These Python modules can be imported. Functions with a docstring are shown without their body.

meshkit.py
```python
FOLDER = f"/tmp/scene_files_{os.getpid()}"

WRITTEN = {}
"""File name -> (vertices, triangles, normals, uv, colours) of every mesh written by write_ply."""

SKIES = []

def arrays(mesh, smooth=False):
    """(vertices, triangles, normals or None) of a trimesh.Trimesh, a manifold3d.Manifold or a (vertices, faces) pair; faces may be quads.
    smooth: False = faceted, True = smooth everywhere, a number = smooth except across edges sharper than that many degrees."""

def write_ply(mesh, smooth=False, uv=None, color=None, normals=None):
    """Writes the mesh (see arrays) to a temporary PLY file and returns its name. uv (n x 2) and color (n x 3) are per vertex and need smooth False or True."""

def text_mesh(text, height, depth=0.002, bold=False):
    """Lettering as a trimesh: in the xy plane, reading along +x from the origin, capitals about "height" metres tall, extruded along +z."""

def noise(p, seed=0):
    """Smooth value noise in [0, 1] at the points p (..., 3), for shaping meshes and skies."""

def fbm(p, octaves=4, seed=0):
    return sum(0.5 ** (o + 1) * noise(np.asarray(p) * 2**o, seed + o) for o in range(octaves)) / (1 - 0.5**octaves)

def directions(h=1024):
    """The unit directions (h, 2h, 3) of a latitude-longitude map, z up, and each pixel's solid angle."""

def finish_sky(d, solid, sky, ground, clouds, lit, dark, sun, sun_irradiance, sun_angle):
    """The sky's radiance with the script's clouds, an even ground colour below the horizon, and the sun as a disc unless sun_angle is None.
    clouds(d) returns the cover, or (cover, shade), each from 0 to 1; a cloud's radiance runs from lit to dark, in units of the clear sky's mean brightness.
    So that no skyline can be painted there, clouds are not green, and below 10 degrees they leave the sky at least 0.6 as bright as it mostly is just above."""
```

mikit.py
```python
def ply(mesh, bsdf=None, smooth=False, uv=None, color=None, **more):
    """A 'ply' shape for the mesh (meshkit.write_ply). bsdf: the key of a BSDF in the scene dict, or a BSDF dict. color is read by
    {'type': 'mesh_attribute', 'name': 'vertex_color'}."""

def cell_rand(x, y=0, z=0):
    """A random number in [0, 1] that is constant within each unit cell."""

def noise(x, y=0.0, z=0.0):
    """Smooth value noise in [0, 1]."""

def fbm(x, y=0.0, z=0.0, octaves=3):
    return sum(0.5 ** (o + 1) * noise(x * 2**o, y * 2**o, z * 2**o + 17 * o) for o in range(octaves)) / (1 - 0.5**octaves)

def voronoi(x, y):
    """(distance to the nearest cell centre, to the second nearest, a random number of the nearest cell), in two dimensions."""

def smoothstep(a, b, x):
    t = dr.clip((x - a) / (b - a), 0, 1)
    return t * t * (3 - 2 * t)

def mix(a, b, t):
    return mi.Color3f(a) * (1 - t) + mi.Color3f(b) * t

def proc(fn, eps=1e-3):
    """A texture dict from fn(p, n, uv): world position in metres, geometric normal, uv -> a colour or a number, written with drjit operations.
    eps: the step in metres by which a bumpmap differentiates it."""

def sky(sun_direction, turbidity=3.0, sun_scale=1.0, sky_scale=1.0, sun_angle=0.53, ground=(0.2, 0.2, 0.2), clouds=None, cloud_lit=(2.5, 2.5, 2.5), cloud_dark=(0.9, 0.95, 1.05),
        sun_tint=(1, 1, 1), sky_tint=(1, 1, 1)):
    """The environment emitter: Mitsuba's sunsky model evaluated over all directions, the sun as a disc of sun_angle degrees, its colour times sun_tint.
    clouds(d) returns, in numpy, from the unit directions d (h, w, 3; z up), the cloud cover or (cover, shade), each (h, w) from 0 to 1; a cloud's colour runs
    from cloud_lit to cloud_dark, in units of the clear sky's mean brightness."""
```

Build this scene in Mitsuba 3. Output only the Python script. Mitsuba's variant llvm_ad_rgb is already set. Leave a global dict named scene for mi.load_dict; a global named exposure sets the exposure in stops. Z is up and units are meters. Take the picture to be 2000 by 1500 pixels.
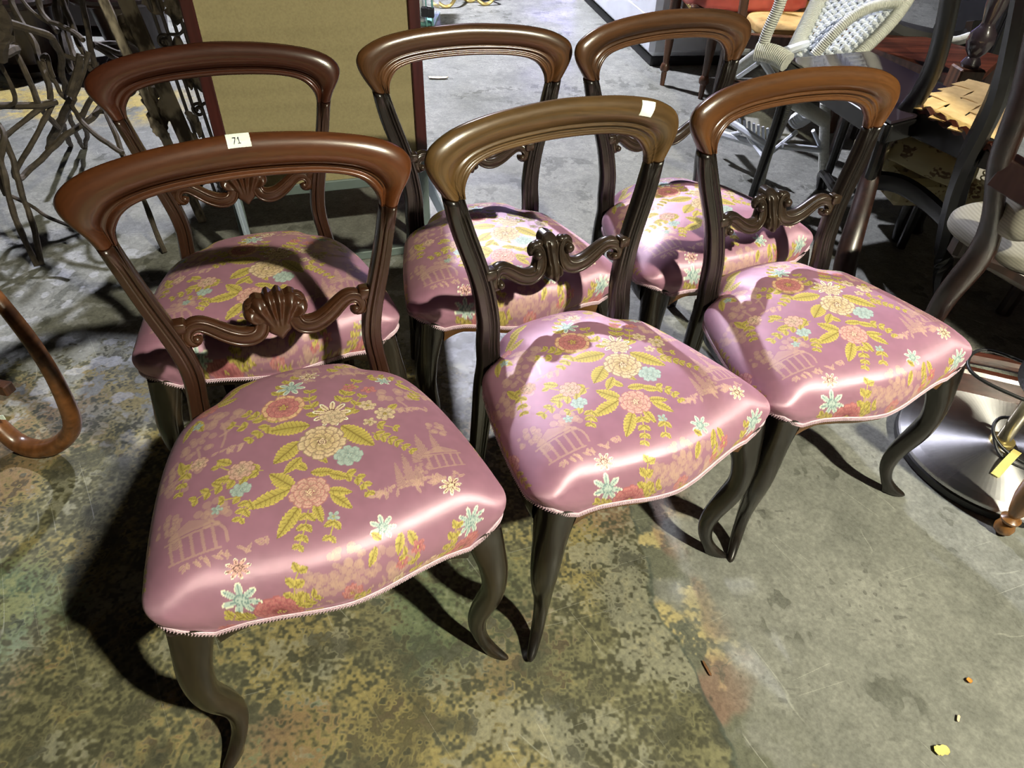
import math, random
import numpy as np, trimesh, drjit as dr, mitsuba as mi, mikit, meshkit
from scipy.interpolate import CubicSpline
from shapely.geometry import Polygon

T = mi.ScalarTransform4f
scene, labels = {}, {}
random.seed(7); np.random.seed(7)
RNG = np.random.default_rng(11)

# ------------------------------------------------------------------ camera, lights, exposure
CAM_H, PITCH, ROLL, FPX = 1.234, math.radians(40.8358), math.radians(2.2238), 1312.81
_fwd = np.array([0, math.cos(PITCH), -math.sin(PITCH)])
_upc = np.array([0, math.sin(PITCH), math.cos(PITCH)])
_up = -math.sin(ROLL) * np.array([1.0, 0, 0]) + math.cos(ROLL) * _upc
_right = math.cos(ROLL) * np.array([1.0, 0, 0]) + math.sin(ROLL) * _upc
EYE = np.array([0, 0, CAM_H])
scene['camera'] = {'type': 'perspective', 'fov': math.degrees(2 * math.atan(1000 / FPX)), 'fov_axis': 'x', 'near_clip': 0.05, 'far_clip': 100.0,
                   'to_world': T().look_at(origin=EYE.tolist(), target=(EYE + _fwd).tolist(), up=_up.tolist())}
exposure = 0.0
LAMP_B_POS, LAMP_B_RGB, LAMP_B_R = (2.37, -1.13, 3.5), (1.0, 0.94, 0.72), 0.085
LAMP_B_I = 145.0                                   # W/sr: the warm high-bay lamp at the right behind the photographer
LAMP_A_POS, LAMP_A_RGB, LAMP_A_R = (-1.0, 5.6, 4.1), (0.86, 0.86, 1.0), 0.10
LAMP_A_I = 200.0                                  # the cool high-bay lamp over the far aisle
DOOR_RAD = (1.5, 1.35, 3.2)                       # bluish daylight in the far roller door, seen only in reflections
SKY_RAD = (0.012, 0.012, 0.014)

# ------------------------------------------------------------------ helpers


def at(px, py, y=None, z=None, x=None):
    """world point on the plane x, y or z = const that the photograph shows at (px, py) of 2000 x 1500"""
    d = _fwd * FPX + _right * (px - 1000) + _up * (750 - py)
    t = (y / d[1]) if y is not None else ((z - CAM_H) / d[2] if z is not None else x / d[0])
    return EYE + d * t


def lin(r, g, b):
    c = np.array([r, g, b], float) / 255
    return np.where(c < 0.04045, c / 12.92, ((c + 0.055) / 1.055) ** 2.4)


def rgb(r, g, b):
    return {'type': 'rgb', 'value': lin(r, g, b).tolist()}


def V(*p):
    return np.array(p, float)


def curve(pts, n):
    """smooth curve through points (any columns), n samples"""
    pts = np.asarray(pts, float)
    if len(pts) == 2:
        return pts[0] + (pts[1] - pts[0]) * np.linspace(0, 1, n)[:, None]
    s = np.concatenate([[0], np.cumsum(np.linalg.norm(np.diff(pts[:, :min(3, pts.shape[1])], axis=0), axis=1) ** 0.75 + 1e-9)])
    t = np.linspace(0, s[-1], n)
    return CubicSpline(s, pts, bc_type='natural')(t)


def grid_faces(nu, nv, wrap=False):
    i, j = np.meshgrid(np.arange(nu - 1), np.arange(nv if wrap else nv - 1), indexing='ij')
    a = i * nv + j; b = i * nv + (j + 1) % nv; c = (i + 1) * nv + (j + 1) % nv; d = (i + 1) * nv + j
    return np.stack([a, b, c, d], -1).reshape(-1, 4)


def tri(q):
    q = np.asarray(q)
    return np.vstack([q[:, [0, 1, 2]], q[:, [0, 2, 3]]])


def M(v, f):
    f = np.asarray(f)
    return trimesh.Trimesh(np.asarray(v, float), tri(f) if f.shape[1] == 4 else f, process=False)


def cat(ms):
    return trimesh.util.concatenate([m for m in ms if m is not None])


def tube(pts, r, n=8, aspect=1.0, up=(0, 0, 1), smoothn=None, cap=True, square=False):
    """swept tube: pts polyline (smoothed to smoothn samples), r scalar or per point; aspect flattens along the 'up' side"""
    pts = np.asarray(pts, float)
    r = np.broadcast_to(np.asarray(r, float), (len(pts),))
    if smoothn:
        pr = curve(np.hstack([pts, r[:, None]]), smoothn); pts, r = pr[:, :3], pr[:, 3]
    t = np.gradient(pts, axis=0); t /= np.linalg.norm(t, axis=1, keepdims=True) + 1e-12
    u = np.array(up, float)
    rings = []
    ang = (np.arange(n) + (0.5 if square else 0)) / n * 2 * np.pi
    k = 1 / math.cos(math.pi / 4) if square else 1
    prev = None
    for p, d, rr in zip(pts, t, r):
        w = u - d * (u @ d) if prev is None or abs(u @ d) < 0.97 else prev - d * (prev @ d)
        if np.linalg.norm(w) < 1e-4:
            w = np.cross(d, [1, 0, 0.3])
        w /= np.linalg.norm(w); s = np.cross(d, w); prev = w
        rings.append(p + rr * k * (np.cos(ang)[:, None] * w * aspect + np.sin(ang)[:, None] * s))
    v = np.vstack(rings); f = grid_faces(len(pts), n, True)
    f = tri(f)[:, ::-1]
    if cap:
        m = len(v); v = np.vstack([v, pts[:1], pts[-1:]])
        i = np.arange(n); j = (i + 1) % n; e = (len(pts) - 1) * n
        f = np.vstack([f, np.stack([j, np.full(n, m), i], 1)[:, ::-1] if False else np.stack([i, np.full(n, m), j], 1)[:, ::-1],
                       np.stack([e + j, np.full(n, m + 1), e + i], 1)[:, ::-1]])
    tm = trimesh.Trimesh(v, f, process=False)
    if tm.volume < 0:
        tm.invert()
    return tm


def box(lo, hi, bev=0.003, rotz=0.0, at_=None):
    """bevelled box between two corners"""
    lo, hi = np.minimum(lo, hi).astype(float), np.maximum(lo, hi).astype(float)
    b = min(bev, 0.45 * (hi - lo).min())
    c = (lo + hi) / 2; h = (hi - lo) / 2
    P = []
    for sx in (-1, 1):
        for sy in (-1, 1):
            for sz in (-1, 1):
                s = np.array([sx, sy, sz])
                for k in range(3):
                    q = h - b; q[k] = h[k]; P.append(s * q)
    m = trimesh.convex.convex_hull(np.array(P))
    if rotz:
        m.apply_transform(trimesh.transformations.rotation_matrix(rotz, [0, 0, 1]))
    m.apply_translation(c if at_ is None else at_)
    return m


def beam(p, q, w, d=None, bev=0.003, side=(0, 0, 1)):
    """bevelled square bar from p to q; w across, d along 'side'"""
    p, q = np.array(p, float), np.array(q, float); d = w if d is None else d
    L = np.linalg.norm(q - p); x = (q - p) / L
    z = np.array(side, float) - x * (np.array(side, float) @ x)
    if np.linalg.norm(z) < 1e-3:
        z = np.cross(x, [1, 0.2, 0])
    z /= np.linalg.norm(z); y = np.cross(z, x)
    m = box((-L / 2, -w / 2, -d / 2), (L / 2, w / 2, d / 2), bev)
    mt = np.eye(4); mt[:3, 0], mt[:3, 1], mt[:3, 2], mt[:3, 3] = x, y, z, (p + q) / 2
    m.apply_transform(mt)
    return m


def lathe(prof, n=24, base=(0, 0, 0), axis=None):
    """profile of (r, z) turned about z (or about the line base -> axis)"""
    prof = np.asarray(prof, float); a = np.arange(n) / n * 2 * np.pi
    v = np.stack([prof[:, :1] * np.cos(a), prof[:, :1] * np.sin(a), np.repeat(prof[:, 1:], n, 1)], -1).reshape(-1, 3)
    m = trimesh.Trimesh(v, tri(grid_faces(len(prof), n, True)), process=False)
    if m.volume < 0:
        m.invert()
    if axis is not None:
        z = np.array(axis, float); z /= np.linalg.norm(z)
        m.apply_transform(trimesh.geometry.align_vectors([0, 0, 1], z))
    m.apply_translation(base)
    return m


def mirror(m):
    m = m.copy(); m.vertices[:, 0] *= -1; m.invert(); return m


def moved(m, x=0, y=0, z=0, rz=0):
    m = m.copy(); m.apply_transform(trimesh.transformations.rotation_matrix(rz, [0, 0, 1])); m.apply_translation((x, y, z)); return m


def key_for(name, parent=None):
    base = f'{parent}__{name}' if parent else name
    k, i = base, 0
    while k in scene or k in labels or any(s.startswith(k + '__') for s in (scene if not parent else ())):
        i += 1; k = f'{base}_{i:03d}'
    return k


def obj(name, mesh, bsdf, parent=None, smooth=35, label=None, cat_=None, group=None, kind=None, **kw):
    k = key_for(name, parent)
    scene[k] = mikit.ply(mesh, bsdf, smooth=smooth, **kw)
    d = {}
    if label: d['label'] = label
    if cat_: d['category'] = cat_
    if group: d['group'] = group
    if kind: d['kind'] = kind
    if d: labels[k] = d
    return k


def thing(name, label, cat_, group=None, kind=None):
    k = key_for(name)
    labels[k] = {'label': label, 'category': cat_}
    if group: labels[k]['group'] = group
    if kind: labels[k]['kind'] = kind
    return k


# ------------------------------------------------------------------ materials
N, FBM, SS, MIX = mikit.noise, mikit.fbm, mikit.smoothstep, mikit.mix


def mat(key, color, rough=0.5, metallic=0.0, spec=0.5, coat=0.0, coatg=0.9, sheen=0.0, bump=None, bumpscale=1.0, two=True, **kw):
    b = {'type': 'principled', 'base_color': color if isinstance(color, dict) else {'type': 'rgb', 'value': list(color)},
         'roughness': rough, 'metallic': metallic, 'specular': spec, **kw}
    if coat: b['clearcoat'] = coat; b['clearcoat_gloss'] = coatg
    if sheen: b['sheen'] = sheen
    if bump is not None:
        b = {'type': 'bumpmap', 'arbitrary': bump, 'scale': bumpscale, 'bsdf': b} if False else {'type': 'bumpmap', 'nested_texture': bump, 'scale': bumpscale, 'nested_bsdf': b}
    scene[key] = {'type': 'twosided', 'bsdf': b} if two else b
    return key


def wood_fn(dark, light, grain=55.0, along=4.0, streak=0.6, seed=0.0):
    dark, light = lin(*dark), lin(*light)

    def fn(p, n, uv):
        u, v = uv.x, uv.y
        w = FBM(u * along * 0.7 + seed, v * 14.0, seed, 2)
        g = FBM(u * along + seed * 3.1, v * grain + w * 4.0, seed + 2.0, 3)
        f = N(u * along * 22 + seed, v * grain * 9, seed)
        q = N(u * 7 + seed, v * 420 + w * 30, seed + 5)
        t = dr.clip(0.5 * (g - 0.5) * 2.6 * streak + 0.5 + 0.5 * (w - 0.5) * 1.7 + 0.12 * (f - 0.5) + 0.22 * (q - 0.5), 0, 1)
        return MIX(dark.tolist(), light.tolist(), t)
    return mikit.proc(fn)


def wood_p_fn(dark, light, scale=1.0, axis=2):
    """grain from the position, for straight members whose uv is not set"""
    dark, light = lin(*dark), lin(*light)

    def fn(p, n, uv):
        a = [p.x, p.y, p.z]
        al = a.pop(axis)
        g = FBM(a[0] * 60 * scale, a[1] * 60 * scale, al * 4 * scale, 3)
        return MIX(dark.tolist(), light.tolist(), dr.clip((g - 0.5) * 1.8 + 0.5, 0, 1))
    return mikit.proc(fn)


WOOD = dict(rough=0.24, spec=0.5, coat=1.0, coatg=0.96)
mat('wood_crest_front_left', wood_fn((46, 22, 10), (92, 50, 22), 50, 3.0, 0.5, 1.0), **WOOD)
mat('wood_crest_back_left', wood_fn((40, 18, 10), (74, 36, 19), 50, 3.0, 0.5, 5.0), **WOOD)
mat('wood_post_mahogany', wood_fn((24, 14, 9), (52, 30, 18), 70, 3.0, 0.6, 2.0), **WOOD)
mat('wood_crest_front_middle', wood_fn((46, 33, 17), (106, 80, 45), 40, 3.0, 0.8, 3.0), **WOOD)
mat('wood_crest_back_middle', wood_fn((42, 26, 13), (88, 56, 29), 60, 3.0, 0.8, 7.0), **WOOD)
mat('wood_crest_front_right', wood_fn((46, 27, 13), (102, 64, 31), 55, 3.0, 0.7, 9.0), **WOOD)
mat('wood_crest_back_right', wood_fn((42, 27, 15), (92, 60, 34), 55, 3.0, 0.7, 4.0), **WOOD)
mat('wood_post_dark', wood_fn((13, 10, 9), (27, 21, 18), 80, 3.0, 0.5, 6.0), **WOOD)
mat('wood_carving_dark', wood_fn((18, 14, 10), (50, 37, 25), 50, 6.0, 0.7, 8.0), **WOOD)
mat('wood_carving_mahogany', wood_fn((34, 18, 9), (68, 38, 19), 50, 6.0, 0.5, 1.5), **WOOD)
mat('wood_leg_dark', wood_p_fn((12, 10, 8), (28, 22, 17)), rough=0.2, coat=1.0, coatg=0.96)
mat('wood_leg_mahogany', wood_p_fn((20, 16, 11), (42, 33, 23)), rough=0.2, coat=1.0, coatg=0.96)
mat('wood_rail', wood_p_fn((62, 40, 22), (112, 74, 38), 1.0, 0), rough=0.35, coat=0.4)
mat('mahogany_plain', wood_p_fn((24, 13, 10), (46, 25, 19)), rough=0.35, coat=0.4)
mat('brown_wood', wood_p_fn((48, 30, 20), (92, 58, 36)), rough=0.4, coat=0.3)
mat('honey_wood', wood_p_fn((92, 60, 28), (150, 104, 54)), rough=0.3, coat=0.6)
mat('bent_wood', wood_p_fn((64, 38, 20), (116, 74, 40), 1.0, 1), rough=0.3, coat=0.6)
mat('ebonised', rgb(13, 12, 12), rough=0.35, coat=0.35)
mat('matt_black', rgb(22, 22, 24), rough=0.6)
mat('black_rubber', rgb(26, 27, 28), rough=0.45)
mat('gloss_black', rgb(40, 32, 38), rough=0.05, spec=0.9, coat=1.0)
mat('red_brown', wood_p_fn((48, 22, 15), (78, 38, 25), 1.0, 0), rough=0.3, coat=0.6)
mat('cream_paper', rgb(226, 240, 232), rough=0.6)
mat('ink', rgb(26, 26, 30), rough=0.6)
mat('grey_print', rgb(186, 196, 196), rough=0.6)

# satin seat: the colour of every thread group is the mesh's own; uv.x = 1 where embroidery covers the satin
_fab_col = {'type': 'mesh_attribute', 'name': 'vertex_color'}
_weave = mikit.proc(lambda p, n, uv: N(p.x * 900, p.y * 900, p.z * 900) * 0.6 + uv.x * 0.8, eps=4e-4)
scene['brocade'] = {'type': 'twosided', 'bsdf': {'type': 'blendbsdf', 'weight': mikit.proc(lambda p, n, uv: dr.clip((uv.x - 0.4) / 9.2, 0, 1)),
    'satin': {'type': 'principled', 'base_color': _fab_col, 'roughness': 0.52, 'anisotropic': 0.75, 'metallic': 0.24, 'eta': 2.05, 'sheen': 0.6},
    'thread': {'type': 'principled', 'base_color': _fab_col, 'roughness': 0.5, 'metallic': 0.10, 'specular': 0.35, 'sheen': 0.3}}}
mat('gimp', rgb(214, 190, 202), rough=0.55, sheen=0.4)

# concrete floor: grey screed at the right and behind, a worn ochre patina at the left front with a broken edge between them


def floor_fn(p, n, uv):
    x, y = p.x, p.y
    big = FBM(x * 1.3 + 3, y * 1.3, 0.5, 3)
    med = FBM(x * 5 + 1, y * 5 + 4, 1.5, 4)
    fine = FBM(x * 34, y * 34, 2.5, 4)
    grit = N(x * 170, y * 170, 3)
    grit2 = N(x * 430, y * 430, 7)
    speck = N(x * 95, y * 95, 11)
    # broken edge of the old coating between the middle chairs and the lower middle of the floor
    jag = 0.05 * (FBM(x * 9 + 9, y * 11, 3.3, 4) - 0.5) * 2
    ed = 0.30 + 0.42 * dr.maximum(0.76 - y, 0) + jag - x
    far = SS(1.30, 1.36, y + 0.5 * (big - 0.5) * 2 - 0.15 * dr.maximum(-x - 0.6, 0) + 0.7 * (fine - 0.5) + 0.3 * (med - 0.5))
    patina = SS(-0.004, 0.004, ed) * (1 - far)
    grey = MIX(lin(112, 114, 108).tolist(), lin(142, 143, 136).tolist(), dr.clip((med - 0.5) * 1.5 + 0.5 + 0.5 * (fine - 0.5), 0, 1))
    # granular patina: every patch is broken up by the finest noise
    g = 0.55 * fine + 0.25 * grit + 0.20 * speck
    a = FBM(x * 6 + 20, y * 6, 5.0, 4)
    b = FBM(x * 4.2 + 40, y * 4.2 + 3, 6.0, 4)
    olive = MIX(lin(84, 84, 68).tolist(), lin(122, 120, 92).tolist(), SS(0.35, 0.62, g))
    ochre = MIX(olive, lin(150, 138, 92).tolist(), SS(0.50, 0.62, a * 0.42 + g * 0.58 + 0.02) * 0.85)
    ochre = MIX(ochre, lin(132, 104, 86).tolist(), SS(0.54, 0.64, b * 0.5 + g * 0.5) * 0.6)
    ochre = MIX(ochre, lin(140, 140, 124).tolist(), SS(0.55, 0.62, FBM(x * 8 + 2, y * 8 + 30, 4.0, 4) * 0.5 + g * 0.5) * 0.7)
    moss = SS(0.53, 0.60, FBM(x * 3 + 7, y * 3 + 11, 8.0, 4) * 0.6 + g * 0.4) * SS(0.15, -0.25, x)
    ochre = MIX(ochre, lin(86, 114, 88).tolist(), moss * 0.5)
    ochre = MIX(ochre, lin(58, 60, 54).tolist(), SS(0.57, 0.64, FBM(x * 14 + 60, y * 14, 9.0, 4) * 0.5 + g * 0.5) * 0.7)
    # crumbled band along the edge
    band = SS(0.17, 0.02, -ed) * SS(-0.01, 0.0, -ed) * (1 - far)
    wv = FBM(x * 12 + 5, y * 12, 2.0, 5)
    crumb = MIX(lin(104, 106, 92).tolist(), lin(172, 160, 116).tolist(), SS(0.50, 0.60, wv * 0.6 + g * 0.4))
    crumb = MIX(crumb, lin(148, 112, 100).tolist(), SS(0.58, 0.66, FBM(x * 7 + 70, y * 7, 2.0, 3)) * 0.5)
    ring = SS(0.03, 0.0, dr.abs(wv - 0.52))
    crumb = MIX(crumb, lin(84, 88, 80).tolist(), ring * 0.6)
    grey = MIX(grey, crumb, band * SS(0.42, 0.56, FBM(x * 10 + 33, y * 10, 4.4, 4) + 0.10 * SS(0.09, 0.0, -ed)))
    c = MIX(grey, ochre, patina)
    rim = SS(0.007, 0.0, dr.abs(ed)) * (1 - far) * SS(0.4, 0.5, med + 0.05)
    c = MIX(c, lin(72, 82, 76).tolist(), rim * 0.7)
    # shoe prints and dark scuffs on the grey screed
    scuff = SS(0.62, 0.70, FBM(x * 7 + 80, y * 7, 1.0, 3)) * SS(0.50, 0.58, FBM(x * 40, y * 22 + 9, 6.0, 3))
    c = MIX(c, lin(78, 80, 72).tolist(), scuff * 0.55 * (1 - patina))
    # white mottling of the worn ground between the back chairs
    mott = SS(0.56, 0.64, FBM(x * 22 + 12, y * 22, 2.2, 4)) * SS(1.0, 1.3, y) * SS(2.3, 1.9, y) * SS(0.5, 0.2, x)
    c = MIX(c, lin(176, 178, 180).tolist(), mott * 0.6)
    # old yellow line paint far left
    yel = SS(0.32, 0.16, dr.abs(y - 3.50 + 0.25 * (med - 0.5))) * SS(-1.6, -1.9, x) * SS(0.38, 0.6, fine * 0.5 + med * 0.5)
    c = MIX(c, lin(170, 150, 76).tolist(), yel * 0.8)

    def scratch(a, b, k, s):
        u = x * a + y * b; v = -x * b + y * a
        line = SS(0.010, 0.0, dr.abs(N(u * k + s, v * 2.0, s) - 0.5)) * SS(0.66, 0.74, N(u * 14 + s, v * 9, s + 3))
        return line
    sc = dr.maximum(scratch(0.8, 0.6, 26.0, 12.0), scratch(0.35, -0.94, 22.0, 31.0))
    c = MIX(c, lin(186, 188, 178).tolist(), sc * 0.35)
    k = (0.80 + 0.26 * grit + 0.18 * (grit2 - 0.5)) * (0.90 + 0.36 * (fine - 0.4))
    dots = SS(0.80, 0.86, speck) * SS(0.5, 0.7, med)
    return c * k * (1 - 0.35 * dots)


def floor_bump(p, n, uv):
    x, y = p.x, p.y
    return FBM(x * 30, y * 30, 1.0, 3) * 0.6 + N(x * 170, y * 170, 3) * 0.25


def floor_rough(p, n, uv):
    return dr.clip(0.42 + 0.5 * (FBM(p.x * 6, p.y * 6, 3, 3) - 0.5), 0.28, 0.8)


scene['concrete'] = {'type': 'twosided', 'bsdf': {'type': 'bumpmap', 'nested_texture': mikit.proc(floor_bump, eps=1.5e-3), 'scale': 0.0016,
    'nested_bsdf': {'type': 'principled', 'base_color': mikit.proc(floor_fn), 'roughness': mikit.proc(floor_rough), 'specular': 0.45}}}
mat('shed_wall', rgb(70, 70, 72), rough=0.8)
mat('shed_ceiling', rgb(48, 48, 50), rough=0.85)

# ------------------------------------------------------------------ the setting
fl = M([[-9, -6, 0], [9, -6, 0], [9, 14, 0], [-9, 14, 0]], [[0, 1, 2, 3]])
obj('floor', fl, 'concrete', smooth=False, kind='structure', label='worn grey and ochre concrete shed floor')
WH = 6.0
obj('wall_left', box((-9.2, -6.2, 0), (-9.0, 14.2, WH)), 'shed_wall', smooth=False, kind='structure')
obj('wall_right', box((9.0, -6.2, 0), (9.2, 14.2, WH)), 'shed_wall', smooth=False, kind='structure')
obj('wall_front', box((-9, -6.2, 0), (9, -6.0, WH)), 'shed_wall', smooth=False, kind='structure')
DX0, DX1, DZ1 = 0.1, 1.5, 3.0
obj('wall_back', cat([box((-9, 14, 0), (DX0, 14.2, WH)), box((DX1, 14, 0), (9, 14.2, WH)), box((DX0, 14, DZ1), (DX1, 14.2, WH))]), 'shed_wall', smooth=False, kind='structure')
obj('ceiling', box((-9.2, -6.2, WH), (9.2, 14.2, WH + 0.1)), 'shed_ceiling', smooth=False, kind='structure')
k = obj('window_1', box((DX0, 14.05, 0.0), (DX1, 14.15, DZ1)), 'shed_wall', smooth=False, kind='structure')
scene[k]['emitter'] = {'type': 'area', 'radiance': {'type': 'rgb', 'value': list(DOOR_RAD)}}


def high_bay(label, pos, col, inten, r):
    t = thing('high_bay_lamp', label, 'ceiling lamp')
    x, y, z = pos
    rad = inten / (math.pi * r * r)
    a = np.linspace(0, 2 * np.pi, 33)[:-1]
    v = np.vstack([np.stack([x + r * np.cos(a), y + r * np.sin(a), np.full(32, z)], 1), [[x, y, z]]])
    i = np.arange(32)
    m = trimesh.Trimesh(v, np.stack([(i + 1) % 32, i, np.full(32, 32)], 1), process=False)
    kk = obj('led_disc', m, 'shed_wall', t, smooth=False)
    scene[kk]['emitter'] = {'type': 'area', 'radiance': {'type': 'rgb', 'value': [rad * c for c in col]}}
    obj('lamp_shade', lathe([(r + 0.02, z - 0.0), (r + 0.06, z - 0.03), (r + 0.065, z - 0.03), (r + 0.03, z + 0.012), (r, z + 0.05), (0.05, z + 0.12), (0.0, z + 0.125)], 32, (x, y, 0)), 'ebonised', t)
    obj('hanging_cord', tube([(x, y, z + 0.12), (x, y, WH)], 0.006, 6), 'black_rubber', t)


high_bay('warm high-bay lamp hanging from the ceiling behind the photographer at the right', LAMP_B_POS, LAMP_B_RGB, LAMP_B_I, LAMP_B_R)
high_bay('cool white high-bay lamp hanging from the ceiling over the far aisle', LAMP_A_POS, LAMP_A_RGB, LAMP_A_I, LAMP_A_R)
scene['shed_ambience'] = {'type': 'constant', 'radiance': {'type': 'rgb', 'value': list(SKY_RAD)}}


# ------------------------------------------------------------------ the six dining chairs


def y_face(x, z, kind='D'):
    """middle plane of the back, leaning backwards and bowed at the crest"""
    t = np.clip((z - 0.70) / 0.10, 0, 1); t = t * t * (3 - 2 * t)
    lo, sl, ft = (.139, .125, .178) if kind == 'D' else (.1727, .022, .200)
    zz = np.minimum(z, .75)
    y = lo + (zz - .42) * sl + np.maximum(z - .75, 0) * .10 + 0.022 * (1 - (x / 0.25) ** 2) * t
    low = np.clip((0.42 - z) / 0.42, 0, 1)
    return np.where(z < 0.42, lo + (ft - lo) * low ** 1.6, y)


def bumpf(t, c, w):
    return np.clip(1 - ((t - c) / w) ** 2, 0, None) ** 0.5


def prof_crest(t, kind):
    if kind == 'D':
        h = 0.020 * bumpf(t, 0.34, 0.345)
        h = np.maximum(h, 0.0125 * bumpf(t, 0.72, 0.052)); h = np.maximum(h, 0.0095 * bumpf(t, 0.815, 0.05))
        h = np.maximum(h, 0.0115 * bumpf(t, 0.925, 0.075)); base = 0.0055
    else:
        h = 0.022 * bumpf(t, 0.38, 0.385)
        h = np.maximum(h, 0.009 * bumpf(t, 0.785, 0.03)); h = np.maximum(h, 0.0115 * bumpf(t, 0.91, 0.09)); base = 0.0055
    inside = np.clip(np.minimum(t, 1 - t) / 0.02, 0, 1)
    return np.maximum(h, base * inside)


def prof_post(t, kind):
    h = 0.016 * np.clip(t / 0.16, 0, 1) ** 0.6
    h = np.minimum(h, 0.016 - 0.004 * np.clip((t - 0.42) / 0.1, 0, 1))
    for c in ((0.46, 0.66) if kind == 'M' else (0.44, 0.58, 0.74)):
        h = h - 0.0045 * np.exp(-((t - c) / 0.022) ** 2)
    h = np.minimum(h, 0.0125 * np.clip((1 - t) / 0.1, 0, 1) ** 0.5 + 0.0)
    return h


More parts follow.
